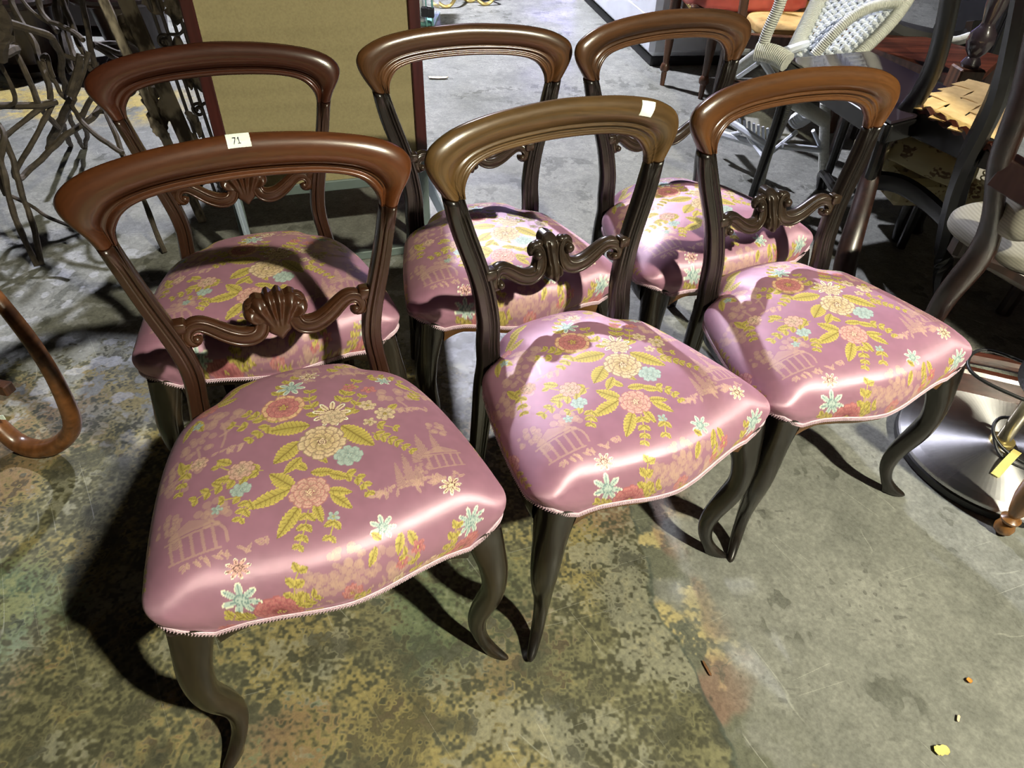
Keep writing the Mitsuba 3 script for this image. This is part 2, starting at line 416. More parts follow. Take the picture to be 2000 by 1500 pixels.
def loft(pairs, w_crest, kind, thick=0.014, nt=36, nb=12, nmid=True):
    """pairs (n, 4): outer x z, inner x z; w_crest (n,): 1 crest section, 0 post section"""
    O, I = pairs[:, :2], pairs[:, 2:]
    tf = 0.5 - 0.5 * np.cos(np.linspace(0, np.pi, nt)) * 1.0
    tf = 0.35 * tf + 0.65 * np.linspace(0, 1, nt)
    tb = np.linspace(1, 0, nb + 2)[1:-1]
    pc, pp = prof_crest(tf, kind), prof_post(tf, kind)
    mid = (O + I) / 2
    s = np.concatenate([[0], np.cumsum(np.linalg.norm(np.diff(mid, axis=0), axis=1))])
    V_, UV = [], []
    for o, i, wc, si in zip(O, I, w_crest, s):
        P = o + (i - o) * tf[:, None]; Q = o + (i - o) * tb[:, None]
        wd = np.linalg.norm(i - o)
        cx, cz = (o + i) / 2
        yf = y_face(np.array(cx), np.array(cz), kind)
        h = pc * wc + pp * (1 - wc)
        hb = thick * (bumpf(tb, 0.5, 0.53) * wc + np.clip(np.minimum(tb, 1 - tb) / 0.12, 0, 1) ** 0.5 * (1 - wc))
        V_.append(np.vstack([np.stack([P[:, 0], yf - h, P[:, 1]], 1), np.stack([Q[:, 0], yf + hb, Q[:, 1]], 1)]))
        UV.append(np.vstack([np.stack([np.full(nt, si), tf * wd], 1), np.stack([np.full(nb, si), wd + (1 - tb) * wd], 1)]))
    n = nt + nb; v = np.vstack(V_); f = tri(grid_faces(len(O), n, True))
    uv = np.vstack(UV)
    m = len(v); v = np.vstack([v, V_[0].mean(0), V_[-1].mean(0)]); uv = np.vstack([uv, uv[:1], uv[-1:]])
    i = np.arange(n); j = (i + 1) % n; e = (len(O) - 1) * n
    f = np.vstack([f, np.stack([i, np.full(n, m), j], 1), np.stack([e + j, np.full(n, m + 1), e + i], 1)])
    tm = trimesh.Trimesh(v, f, process=False)
    if tm.volume < 0:
        tm.invert()
    return tm, uv


CREST = {'D': [(0, .868, 0, .802), (.06, .866, .055, .801), (.12, .862, .105, .798), (.165, .856, .138, .793), (.20, .848, .157, .787), (.228, .836, .168, .780), (.245, .823, .175, .772),
               (.251, .806, .180, .764), (.247, .788, .183, .757), (.236, .768, .1845, .750), (.222, .747, .185, .742)],
         'M': [(0, .874, 0, .810), (.05, .872, .05, .809), (.10, .868, .10, .806), (.15, .861, .135, .801), (.19, .852, .155, .795), (.222, .838, .168, .787), (.238, .822, .176, .778),
               (.241, .808, .181, .770), (.234, .790, .183, .764), (.222, .772, .184, .758), (.213, .752, .184, .752)]}
POST = {'D': [(.224, .747, .187, .742), (.213, .69, .172, .69), (.1945, .63, .1525, .63), (.181, .58, .139, .58), (.175, .54, .132, .54), (.1725, .50, .1285, .50), (.1755, .46, .1300, .46), (.176, .42, .130, .42),
              (.180, .38, .135, .38), (.181, .30, .140, .30), (.180, .20, .144, .20), (.178, .10, .146, .10), (.177, 0, .147, 0)],
        'M': [(.213, .752, .184, .752), (.202, .70, .173, .70), (.187, .63, .155, .63), (.173, .57, .139, .57), (.1655, .51, .1315, .51), (.1695, .46, .1365, .46), (.175, .42, .139, .42),
              (.180, .38, .142, .38), (.180, .30, .143, .30), (.178, .20, .145, .20), (.176, .10, .146, .10), (.175, 0, .147, 0)]}


def crest_mesh(kind):
    half = np.array(CREST[kind], float)
    full = np.vstack([half[::-1] * [-1, 1, -1, 1], half[1:]])
    pts = curve(full, 121)
    return loft(pts, np.ones(len(pts)), kind)


def post_mesh(kind, side):
    pts = curve(np.array(POST[kind], float), 70)
    z = pts[:, 1]
    w = np.clip((z - 0.715) / 0.03, 0, 1)
    m, uv = loft(pts, w, kind, thick=0.016)
    if side < 0:
        m = mirror(m)
    return m, uv


def rail_meshes(kind):
    """the S-scroll rail between the posts and the carved shell on its middle"""
    path = np.array([(.0395, .599, .006), (.0405, .608, .0080), (.0325, .6125, .0090), (.0255, .604, .0100), (.0245, .588, .0120), (.031, .569, .0135), (.046, .5625, .0145), (.066, .566, .0140), (.088, .579, .0130), (.105, .592, .0120),
                     (.121, .599, .0115), (.134, .594, .0105), (.1385, .581, .009), (.132, .571, .008), (.124, .573, .0065), (.123, .579, .005)])
    path[:, 2] *= 1.10
    pr = curve(path, 64)
    ms = []
    for s in (1, -1):
        yb = (0.160 + 0.030 * (1 - (np.abs(pr[:, 0]) / 0.14) ** 2) if kind == 'D' else 0.177 + 0.006 * (1 - (np.abs(pr[:, 0]) / 0.14) ** 2)) + (pr[:, 1] - .585) * .25; y0 = .158 if kind == 'D' else .177
        P = np.stack([s * pr[:, 0], yb, pr[:, 1]], 1)
        t = tube(P, pr[:, 2], 16, aspect=1.0, up=(0, 1, 0))
        ms.append(t)
        # raised ribs that follow the scroll on its face
        nrm = np.gradient(pr[:, :2], axis=0); nrm = np.stack([-nrm[:, 1], nrm[:, 0]], 1) / np.linalg.norm(nrm, axis=1, keepdims=True)
        for off in (0.62, -0.62):
            q = pr[:, :2] + nrm * pr[:, 2:] * off
            R = np.stack([s * q[:, 0], yb - pr[:, 2] * 0.80, q[:, 1]], 1)
            ms.append(tube(R[4:-6], np.clip(pr[4:-6, 2] * 0.22, 0.0012, 0.0032), 6))
        ms.append(trimesh.creation.icosphere(2, 0.0075)); ms[-1].apply_translation((s * 0.126, y0 - .006, 0.576))
        ms.append(trimesh.creation.icosphere(2, 0.0095)); ms[-1].apply_translation((s * 0.0345, y0 + (.020 if kind == 'D' else .003), 0.602))
        ms.append(box((s * 0.134, y0 - .010, 0.590), (s * 0.158, y0 + .014, 0.612), 0.004))
        ms.append(tube([(s * 0.136, y0 + .002, 0.585), (s * 0.15, y0 + .004, 0.583)], 0.010, 10))
    rail = cat(ms)
    if kind == 'D':
        half = [(0, .629), (.011, .6255), (.0165, .618), (.0150, .605), (.0125, .590), (.0125, .575), (.0175, .566), (.0175, .557), (.009, .551), (0, .546)]
        c = (0, 0.588)
    else:
        half = [(0, .6235), (.007, .630), (.013, .627), (.0165, .621), (.0255, .624), (.0345, .620), (.0385, .611), (.0475, .606), (.0505, .596), (.046, .588), (.030, .5845), (.019, .575), (.0185, .564), (.010, .557), (0, .548)]
        c = (0, 0.583)
    half = np.array(half)
    out = np.vstack([half, half[1:-1][::-1] * [-1, 1]])
    nb = 220
    d = np.linalg.norm(np.diff(np.vstack([out, out[:1]]), axis=0), axis=1)
    s = np.concatenate([[0], np.cumsum(d)])
    cl = np.vstack([out, out[:1]])
    sp = CubicSpline(s, cl, bc_type='periodic')
    B = 0.55 * sp(np.linspace(0, s[-1], nb, endpoint=False)) + 0.45 * np.stack([np.interp(np.linspace(0, s[-1], nb, endpoint=False), s, cl[:, k]) for k in (0, 1)], 1)
    rr = np.concatenate([np.linspace(0, .78, 14), [.83, .88, .92, .95, .975, .99, 1.0]])
    C = np.array(c)
    pts = C + (B - C)[None] * rr[:, None, None]
    x, z = pts[..., 0], pts[..., 1]
    r = rr[:, None] + 0 * x
    if kind == 'D':
        hgt = 0.016 * (1 - r ** 4) ** 0.5
        hgt = hgt - 0.005 * np.exp(-((np.abs(x) - 0.0075) / 0.0022) ** 2) * (z < 0.617) + 0.004 * np.exp(-((z - 0.616) / 0.010) ** 2)
    else:
        ang = np.arctan2(x, z - 0.552)
        fl_ = np.cos(2 * np.pi * np.interp(np.degrees(np.abs(ang)), [0, 13.4, 33, 57, 100], [0, 1, 2, 3, 3.2]))
        rad = np.hypot(x, z - 0.552)
        hgt = 0.011 * (1 - r ** 8) ** 0.5 + (0.0030 * (-fl_)) * np.clip((rad - 0.022) / 0.03, 0, 1) * (1 - r ** 8) + 0.004 * np.exp(-((rad - 0.062) / 0.010) ** 2) * (1 - r ** 8)
    yb = (0.194 if kind == 'D' else 0.184) + (z - .595) * (.55 if kind == 'D' else .20)
    vf = np.stack([x, yb - 0.004 - hgt, z], -1).reshape(-1, 3)
    vb = np.stack([x, yb + 0.012 + 0.004 * (1 - r ** 2), z], -1).reshape(-1, 3)
    f1 = tri(grid_faces(len(rr), nb, True)); f2 = f1[:, ::-1] + len(vf)
    o = (len(rr) - 1) * nb; i = np.arange(nb); j = (i + 1) % nb
    f3 = tri(np.stack([o + i, o + j, len(vf) + o + j, len(vf) + o + i], 1))
    sh = trimesh.Trimesh(np.vstack([vf, vb]), np.vstack([f1, f2, f3[:, ::-1]]), process=False)
    if sh.volume < 0:
        sh.invert()
    ex = []
    if kind == 'D':
        for s_ in (1, -1):
            e = trimesh.creation.icosphere(2, 1.0); e.apply_scale((0.0095, 0.010, 0.0075)); e.apply_translation((s_ * 0.025, 0.196, 0.6155)); ex.append(e)
    return rail, cat([sh] + ex)


def box_uv(m):
    n = m.vertex_normals
    return np.stack([m.vertices[:, 0] + m.vertices[:, 1] * 0.3, m.vertices[:, 2]], 1)


LEG_O = [(.39, .028), (.36, .033), (.33, .037), (.30, .041), (.27, .042), (.23, .040), (.19, .033), (.15, .020), (.12, .011), (.09, .007), (.06, .010), (.04, .018), (.025, .031), (.014, .046), (.006, .057), (0, .055)]
LEG_I = [(.39, -.046), (.36, -.040), (.33, -.026), (.30, -.012), (.27, -.004), (.24, -.001), (.20, -.009), (.16, -.019), (.12, -.026), (.09, -.026), (.06, -.019), (.04, -.010), (.025, -.003), (.012, .003), (0, .006)]
LEG_W = [(.39, .0365), (.36, .034), (.33, .030), (.27, .026), (.20, .0215), (.15, .0180), (.10, .0150), (.06, .0130), (.03, .0120), (.012, .0105), (0, .009)]


def front_leg(kind, sx):
    zs = np.concatenate([np.linspace(.398, .05, 46), np.linspace(.045, 0.0, 14)])
    f = lambda tab, z: CubicSpline(*np.array(tab[::-1]).T)(z)
    n = 32; a = np.arange(n) / n * 2 * np.pi
    d = np.array([sx, -1.0]) / math.sqrt(2); e = np.array([-d[1], d[0]])
    p0 = np.array([sx * .212, -.196]) if kind == 'D' else np.array([sx * .217, -.198])
    vs = []
    for z in zs:
        o, i, w = f(LEG_O, z), f(LEG_I, z), f(LEG_W, z)
        c, h = (o + i) / 2, (o - i) / 2
        ex = 1.25 + 0.9 * np.clip((.37 - z) / .15, 0, 1)
        ca, sa = np.cos(a), np.sin(a)
        rr = (np.abs(ca) ** ex + np.abs(sa) ** ex) ** (-1 / ex)
        # a fine ridge line on either shoulder of the face
        A = rr * ca * h + c; B = rr * sa * w
        vs.append(np.stack([p0[0] + d[0] * A + e[0] * B, p0[1] + d[1] * A + e[1] * B, np.full(n, z)], 1))
    v = np.vstack(vs); fa = tri(grid_faces(len(zs), n, True)); m = len(v)
    v = np.vstack([v, vs[0].mean(0), vs[-1].mean(0)]); i = np.arange(n); j = (i + 1) % n; e0 = (len(zs) - 1) * n
    fa = np.vstack([fa, np.stack([i, np.full(n, m), j], 1), np.stack([e0 + j, np.full(n, m + 1), e0 + i], 1)])
    tm = trimesh.Trimesh(v, fa, process=False)
    if tm.volume < 0:
        tm.invert()
    return tm


# --- seat cushion
OUTS = {'D': np.array([(0, -.251), (.07, -.243), (.135, -.231), (.195, -.222), (.232, -.213), (.2475, -.190), (.2485, -.158), (.240, -.10), (.226, -.03), (.211, .03), (.198, .075), (.183, .105), (.156, .122),
                     (.129, .142), (.110, .178), (.07, .203), (0, .211)]),
        'M': np.array([(0, -.251), (.07, -.243), (.135, -.232), (.197, -.224), (.236, -.214), (.253, -.190), (.255, -.158), (.249, -.10), (.238, -.03), (.225, .03), (.210, .08), (.190, .122), (.160, .150),
                     (.130, .168), (.110, .190), (.07, .205), (0, .212)])}
CORNER_F, CORNER_B = 4, 12


def outline(kind):
    """closed outline; the four corners' places on it let the square's perimeter run round it"""
    half = OUTS[kind]
    full = np.vstack([half, half[1:-1][::-1] * [-1, 1]])
    cl = np.vstack([full, full[:1]])
    s = np.concatenate([[0], np.cumsum(np.linalg.norm(np.diff(cl, axis=0), axis=1))])
    sp = CubicSpline(s, cl, bc_type='periodic')
    L = s[-1]; nfull = len(full)
    sFR, sBR, sBL, sFL = s[CORNER_F], s[CORNER_B], s[nfull - CORNER_B], s[nfull - CORNER_F]
    return half, sp, L, (sFL - L, sFR, sBR, sBL, sFL)


def use(kind):
    global KIND, OUT_HALF, SP, LEN, COR
    KIND = kind; OUT_HALF, SP, LEN, COR = outline(kind)


use('D')
PROF = {'D': np.array([(0, 0, .488), (.30, .30, .486), (.55, .555, .4805), (.70, .715, .472), (.80, .83, .461), (.87, .915, .447), (.925, .975, .430), (.96, .998, .414), (1.0, .972, .388)]),
        'M': np.array([(0, 0, .504), (.30, .30, .502), (.55, .555, .495), (.70, .715, .486), (.80, .83, .475), (.87, .915, .460), (.925, .978, .440), (.96, 1.002, .421), (1.0, .972, .388)])}


def gimp_z(x, y):
    x = np.abs(x)
    front = np.interp(x, [0, .05, .10, .14, .165, .182, .205, .226, .25], [.366, .370, .379, .383, .381, .378, .390, .404, .408] if KIND == 'D' else [.380, .382, .385, .385, .381, .378, .391, .404, .407])
    side = np.interp(y, [-.19, -.15, -.10, .12, .2], [.402, .394, .391, .393, .395])
    t = np.clip((y + .195) / .03, 0, 1)
    return front * (1 - t) + side * t


def perim(a, b):
    """square coordinates (a, b) in [-1, 1] -> rho and the outline point in that direction"""
    rho = np.maximum(np.abs(a), np.abs(b)); q = np.maximum(rho, 1e-9)
    an, bn = a / q, b / q
    s = np.where((bn <= -1 + 1e-9), COR[0] + (COR[1] - COR[0]) * (an + 1) / 2,
        np.where(an >= 1 - 1e-9, COR[1] + (COR[2] - COR[1]) * (bn + 1) / 2,
        np.where(bn >= 1 - 1e-9, COR[2] + (COR[3] - COR[2]) * (1 - an) / 2, COR[3] + (COR[4] - COR[3]) * (1 - bn) / 2)))
    return rho, SP(np.mod(s, LEN))


def cushion(kind, n):
    use(kind)
    g = np.linspace(-1, 1, n)
    a, b = np.meshgrid(g, g, indexing='ij'); a, b = a.ravel(), b.ravel()
    rho, P = perim(a, b)
    pf = PROF[kind]
    sc = CubicSpline(pf[:, 0], pf[:, 1])(rho); z = CubicSpline(pf[:, 0], pf[:, 2])(rho)
    C = np.array([0, -.03])
    xy = C + (P - C) * sc[:, None]
    wz = np.clip((rho - .86) / .14, 0, 1) ** 1.5
    z = z + (gimp_z(xy[:, 0], xy[:, 1]) - .388) * wz
    # flattened unwrapped coordinates of the cloth
    rr = np.linspace(0, 1, 200); S_ = CubicSpline(pf[:, 0], pf[:, 1])(rr); Z_ = CubicSpline(pf[:, 0], pf[:, 2])(rr)
    arc = np.concatenate([[0], np.cumsum(np.hypot(np.diff(S_) * .22, np.diff(Z_)))]) / .22
    fab = C + (P - C) * np.interp(rho, rr, arc)[:, None]
    # slight hand-made unevenness and the pleats of the corners
    v = np.column_stack([xy, z])
    v[:, 2] += (meshkit.fbm(np.column_stack([v[:, :2] * 7, z * 0 + 1.7]), 2) - .5) * .004 * (1 - rho ** 4)
    m = trimesh.Trimesh(v, tri(grid_faces(n, n)), process=False)
    if m.vertex_normals[n * n // 2][2] < 0:
        m.invert()
    return m, fab


# --- the woven pattern: every motif is drawn on the cloth's own flat coordinates (metres)
GOLD, GOLD_D, CREAM, PINK, PINK_D = (184, 168, 92), (128, 108, 58), (220, 198, 168), (200, 132, 132), (156, 78, 92)
ROSE_C, BLUE, BLUE_D, TONE, LINE, SATIN = (212, 170, 160), (180, 196, 190), (122, 146, 146), (194, 160, 146), (110, 72, 70), (164, 118, 140)


class Cloth:
    def __init__(self, fab):
        self.x, self.y = fab[:, 0], fab[:, 1]
        n1 = meshkit.fbm(np.column_stack([fab * 60, fab[:, :1] * 0]), 2, seed=3)[:, None]
        self.c = lin(*SATIN)[None] * (0.93 + 0.14 * n1)
        self.w = np.zeros(len(fab))

    def near(self, cx, cy, r):
        return np.nonzero((np.abs(self.x - cx) < r) & (np.abs(self.y - cy) < r))[0]

    def put(self, idx, col, cover=1.0, w=1.0):
        if len(idx) == 0:
            return
        cover = np.broadcast_to(cover, (len(idx),)); col = np.broadcast_to(col, (len(idx), 3))
        self.c[idx] = self.c[idx] * (1 - cover[:, None]) + col * cover[:, None]
        self.w[idx] = self.w[idx] * (1 - cover) + w * cover

    def leaf(self, x0, y0, x1, y1, w, col=GOLD, dark=GOLD_D, serr=9, cover=1.0, lines=True):
        L = math.hypot(x1 - x0, y1 - y0); i = self.near((x0 + x1) / 2, (y0 + y1) / 2, L * .6 + w)
        ux, uy = (x1 - x0) / L, (y1 - y0) / L
        dx, dy = self.x[i] - x0, self.y[i] - y0
        s = (dx * ux + dy * uy) / L; d = (-dx * uy + dy * ux)
        ss = np.clip(s, 0, 1)
        ph = (ss * serr + np.abs(d) / w * .8)
        hw = w * np.sin(np.pi * ss ** .85) ** .8 * (1 - .22 * ((ss * serr) % 1))
        on = (s > 0) & (s < 1) & (np.abs(d) < hw); i, s, d, hw = i[on], s[on], d[on], hw[on]
        c = np.repeat(lin(*col)[None], len(i), 0) * (.85 + .3 * (np.abs(d) / np.maximum(hw, 1e-6)))[:, None]
        if lines:
            q = (s * serr - np.abs(d) / w * 1.1) % 1
            ln = (q < .15) | (np.abs(d) < .04 * w + .0004)
            c[ln] = lin(*dark) * .75 + c[ln] * .25
            edge = np.abs(d) > hw * .86
            c[edge & ~ln] = lin(*[min(255, v * 1.12) for v in col])
        self.put(i, c, cover)

    def sprig(self, pts, col=GOLD, n=7, w=.0055, l=.016, stem=GOLD_D, both=True, rng=random):
        P = curve(np.array(pts, float), 40)
        i = self.near(P[:, 0].mean(), P[:, 1].mean(), np.ptp(P, axis=0).max() * .6 + .03)
        if len(i):
            d = np.min(np.hypot(self.x[i][:, None] - P[None, :, 0], self.y[i][:, None] - P[None, :, 1]), 1)
            self.put(i[d < .0011], lin(*col))
        for k in range(n):
            t = int(3 + (36 - 3) * k / max(1, n - 1)); p = P[t]; q = P[min(39, t + 2)] - P[max(0, t - 2)]; a = math.atan2(q[1], q[0])
            for sgn in ((1, -1) if both else ((1,) if k % 2 else (-1,))):
                aa = a + sgn * .85; ll = l * (1.0 - .4 * k / n)
                self.leaf(p[0], p[1], p[0] + ll * math.cos(aa), p[1] + ll * math.sin(aa), w * (1 - .3 * k / n), col, stem, 5)

    def petal(self, px, py, a, b, ang, tip, root, line):
        """one woven petal: pale at its rim, deeper at its root, fine ribs, a thin outline; drawn over what lies below"""
        i = self.near(px, py, max(a, b) * 1.15)
        ca, sa = math.cos(ang), math.sin(ang); dx, dy = self.x[i] - px, self.y[i] - py
        u, v = (dx * ca + dy * sa) / a, (-dx * sa + dy * ca) / b
        th = np.arctan2(v, u); q = np.hypot(u, v) / (1 - .07 * np.cos(th * 5) * (u > 0))
        on = q < 1; i, u, v, q = i[on], u[on], v[on], q[on]
        f = np.clip(.5 + .6 * u, 0, 1)[:, None]
        c = lin(*root)[None] * (1 - f) + lin(*tip)[None] * f
        rib = np.abs(np.sin(v * 7.5)) > .90
        c[rib & (u < .7)] *= .80
        c[(q > .86)] = lin(*line) * .6 + c[q > .86] * .4
        self.put(i, c)

    def rose(self, cx, cy, r, outer=CREAM, inner=ROSE_C, core=GOLD, line=LINE, sq=.85, rot=0.0, npet=9, fringe=None):
        g = np.random.default_rng(int(abs(cx * 7919 + cy * 104729) * 1000) % 99991)
        for rc, size, n, k in ((.66, .40, npet, 0.0), (.46, .36, max(5, npet - 2), .35), (.26, .30, max(4, npet - 4), .7)):
            if r < .010 and k == .35: continue
            ph = g.uniform(0, 6.28)
            for m in range(n):
                a = ph + m * 2 * math.pi / n + g.uniform(-.12, .12); q = rc * r * g.uniform(.92, 1.06)
                px, py = cx + q * math.cos(a + rot), cy + q * math.sin(a + rot) * sq
                col = tuple(np.array(outer) * (1 - k * .5) + np.array(inner) * k * .5); rt = tuple(np.array(inner) * (.80 - .12 * k))
                if fringe is not None and k == 0: col = fringe
                self.petal(px, py, size * r, size * r * .86, math.atan2(math.sin(a + rot) * sq, math.cos(a + rot)), col, rt, line)
        i = self.near(cx, cy, r * .3); q = np.hypot(self.x[i] - cx, (self.y[i] - cy) / sq); w = np.arctan2(self.y[i] - cy, self.x[i] - cx)
        on = q < r * (.20 + .05 * np.cos(5 * w)); self.put(i[on], lin(*core))
        on = (np.abs(np.sin(q / r * 30 + w)) > .85) & (q < r * .2); self.put(i[on], lin(*line))

    def lily(self, cx, cy, r, col=BLUE, dark=BLUE_D, n=7, rot=.3, sq=.75):
        i = self.near(cx, cy, r * 1.1); dx, dy = self.x[i] - cx, (self.y[i] - cy) / sq
        rad, th = np.hypot(dx, dy) / r, np.arctan2(dy, dx) + rot
        k = np.abs(np.cos(th * n / 2)); bd = .35 + .65 * k ** 1.3
        on = rad < bd; i, rad, th, k, bd = i[on], rad[on], th[on], k[on], bd[on]
        c = np.repeat(lin(*col)[None], len(i), 0)
        c[(k > .992) & (rad > .15)] = lin(*dark); c[np.abs(rad - .3) < .03] = lin(*dark); c[rad / bd > .9] = lin(235, 236, 214); c[k < .35] = lin(*dark)
        self.put(i, c)

    def blobs(self, cx, cy, R, n=14, seed=0, col=TONE, cover=.75, sq=.7, r0=.24):
        g = np.random.default_rng(seed)
        for _ in range(n):
            a, q = g.uniform(0, 2 * np.pi), R * math.sqrt(g.uniform(0, 1))
            bx, by, br = cx + q * math.cos(a), cy + q * math.sin(a) * sq, R * g.uniform(r0 * .7, r0 * 1.3)
            i = self.near(bx, by, br * 1.2); dx, dy = self.x[i] - bx, self.y[i] - by
            rad, th = np.hypot(dx, dy) / br, np.arctan2(dy, dx)
            on = rad < 1 - .18 * np.abs(np.sin(th * 3 + a)); i, rad = i[on], rad[on]
            c = np.repeat(lin(*col)[None], len(i), 0); c[rad > .82] = lin(*SATIN) * .8 + lin(*col) * .1
            self.put(i, c, cover * .7, .4)

    def trunk(self, x0, y0, x1, y1, w=.0022, col=TONE):
        P = curve(np.array([(x0, y0), ((x0 + x1) / 2 + .006, (y0 + y1) / 2), (x1, y1)]), 24)
        i = self.near((x0 + x1) / 2, (y0 + y1) / 2, abs(x1 - x0) + abs(y1 - y0) + .01)
        if len(i):
            d = np.min(np.hypot(self.x[i][:, None] - P[None, :, 0], self.y[i][:, None] - P[None, :, 1]), 1)
            self.put(i[d < w], lin(*col), .6, .4)

    def cypress(self, x, y, h, w, col=TONE):
        i = self.near(x, y + h / 2, h * .6); s = (self.y[i] - y) / h; d = self.x[i] - x
        ss = np.clip(s, 0, 1)
        hw = w * (1 - ss) ** .7 * (.65 + .35 * ((ss * 7 + d / w * .5) % 1))
        on = (s > 0) & (s < 1) & (np.abs(d) < hw); i, s, d = i[on], s[on], d[on]
        c = np.repeat(lin(*col)[None], len(i), 0); c[((s * 14 + np.abs(d) * 500) % 1) < .25] *= .72
        self.put(i, c, .6, .4)

    def pavilion(self, x, y, w, h, col=TONE):
        def rect(x0, x1, y0, y1):
            i = np.nonzero((self.x > x0) & (self.x < x1) & (self.y > y0) & (self.y < y1))[0]; self.put(i, lin(*col), .6, .4)
        rect(x - w * .6, x + w * .6, y + h * .78, y + h * .86); rect(x - w * .5, x + w * .5, y + h * .90, y + h * 1.0); rect(x - w * .55, x + w * .55, y, y + h * .07)
        for k in range(5):
            rect(x - w * .45 + k * w * .225 - w * .035, x - w * .45 + k * w * .225 + w * .035, y + h * .07, y + h * .78)
        i = self.near(x, y + h * 1.1, w); t = (self.y[i] - (y + h)) / (h * .35); on = (t > 0) & (t < 1) & (np.abs(self.x[i] - x) < w * .5 * (1 - t)); self.put(i[on], lin(*col), .5, .4)

    def clumps(self, x0, x1, y, n, seed, h=.010):
        g = np.random.default_rng(seed)
        for _ in range(n):
            x = g.uniform(x0, x1); a = g.uniform(.6, 2.5); self.leaf(x, y + g.uniform(-.008, .008), x + h * 1.8 * math.cos(a), y + h * math.sin(a), .0028, TONE, TONE, 4, .7, False)


def weave(fab):
    K = Cloth(fab)
    # tone-on-tone landscape
    for (x, y, R, s) in ((-.12, .07, .036, 1), (-.155, .03, .030, 2), (-.148, -.115, .030, 3), (.15, .03, .030, 4), (.013, .152, .034, 5), (-.03, -.262, .034, 6), (-.19, -.03, .03, 8), (.062, -.262, .036, 9),
                         (-.215, .0, .03, 10), (.19, -.06, .025, 11), (.10, .165, .03, 12), (-.215, -.10, .025, 13), (.2, .05, .03, 14), (.02, -.262, .026, 15), (.0, -.238, .026, 16), (-.055, -.262, .024, 17)):
        K.blobs(x, y, R, 16, s)
    for t in ((-.12, .06, -.125, .005), (-.15, -.13, -.138, -.165), (.15, .015, .155, -.015), (-.16, .02, -.17, -.02), (.05, -.28, .047, -.315), (.075, -.28, .078, -.315), (-.125, .03, -.10, .05)):
        K.trunk(*t)
    for (x, y, h, w) in ((.150, -.125, .055, .013), (.136, -.13, .032, .009), (.174, -.115, .045, .010), (.103, -.165, .045, .010), (.118, -.165, .058, .012), (.131, -.163, .030, .011), (-.205, -.15, .05, .012),
                         (.075, .115, .030, .010), (.09, .112, .038, .012), (.108, .112, .026, .010)):
        K.cypress(x, y, h, w)
    K.pavilion(.178, -.148, .055, .034); K.pavilion(-.182, -.172, .065, .045); K.pavilion(.025, .135, .045, .026)
    K.blobs(.140, -.142, .015, 9, 21)
    for (a, b, y, s) in ((.06, .20, -.172, 31), (-.21, -.09, -.185, 32), (.05, .19, -.165, 33), (-.02, .12, .112, 34), (-.20, -.1, -.01, 35), (.1, .2, -.01, 36), (-.12, .12, -.30, 37)):
        K.clumps(a, b, y, 22, s)
    # gold leaves of the bouquet
    K.leaf(.004, -.006, -.060, .006, .017, serr=11); K.leaf(.048, -.022, .084, -.080, .018, serr=11); K.leaf(-.016, -.034, -.060, -.064, .016)
    K.leaf(-.040, -.116, -.068, -.080, .014); K.leaf(-.046, -.116, -.106, -.128, .013); K.leaf(-.038, -.146, -.078, -.184, .012); K.leaf(.004, -.141, .027, -.175, .009); K.leaf(.0, -.135, .034, -.150, .008)
    K.leaf(-.018, -.092, -.034, -.066, .008); K.leaf(-.014, -.098, .020, -.108, .009); K.leaf(-.020, -.150, -.016, -.182, .008); K.leaf(.0, -.06, .012, -.09, .007)
    K.sprig([(.088, -.052), (.112, -.075), (.137, -.108)], n=6); K.sprig([(.022, .008), (.014, .045), (.020, .080)], n=4, l=.020, w=.007); K.sprig([(.058, .030), (.072, .052), (.098, .088)], n=4, l=.020, w=.007)
    K.sprig([(-.058, .035), (-.080, .062)], n=3, l=.017, w=.007); K.sprig([(-.052, .018), (-.085, .0)], n=3, l=.016, w=.007); K.sprig([(-.075, -.07), (-.118, -.05), (-.135, -.03)], n=3, l=.018, w=.007)
    K.sprig([(-.09, -.068), (-.140, -.072), (-.175, -.080)], n=5, l=.020, w=.007); K.sprig([(-.10, -.115), (-.118, -.14)], n=3, l=.016, w=.006); K.sprig([(.065, .0), (.095, .04)], n=3, l=.016)
    K.leaf(-.105, .155, -.055, .172, .012); K.leaf(-.13, .135, -.085, .150, .011); K.leaf(-.135, .12, -.09, .122, .009); K.leaf(-.16, .10, -.15, .06, .009); K.leaf(-.165, .095, -.185, .06, .008)
    K.leaf(-.185, -.02, -.19, .015, .008); K.leaf(.16, .07, .185, .05, .008)
    K.sprig([(-.03, .085), (-.018, .115), (.004, .135)], n=4, l=.017, w=.0065); K.sprig([(.115, .09), (.150, .092), (.172, .078)], n=4, l=.016, w=.006); K.sprig([(-.085, .03), (-.105, .045)], n=2, l=.014, w=.006)
    K.sprig([(.10, -.035), (.125, -.05)], n=2, l=.014); K.sprig([(.03, -.115), (.05, -.135), (.055, -.16)], n=4, l=.015, w=.006); K.sprig([(-.03, -.158), (-.045, -.19), (-.055, -.205)], n=4, l=.016, w=.006)
    K.sprig([(-.11, -.105), (-.135, -.10)], n=2, l=.014); K.sprig([(-.17, .0), (-.185, -.03), (-.195, -.055)], n=4, l=.016, w=.006); K.sprig([(.175, .02), (.19, .045)], n=3, l=.015); K.sprig([(.06, .13), (.085, .15), (.11, .155)], n=4, l=.014)
    K.leaf(-.03, .022, -.058, .040, .010, serr=8); K.leaf(.055, .0, .078, .012, .008, serr=7); K.leaf(-.02, -.065, -.05, -.088, .009, serr=8); K.leaf(.01, -.108, .034, -.125, .009, serr=8)
    K.leaf(-.115, -.038, -.135, -.02, .008, serr=6); K.leaf(-.118, -.066, -.142, -.058, .007, serr=6); K.leaf(.125, -.005, .145, .008, .007, serr=6)
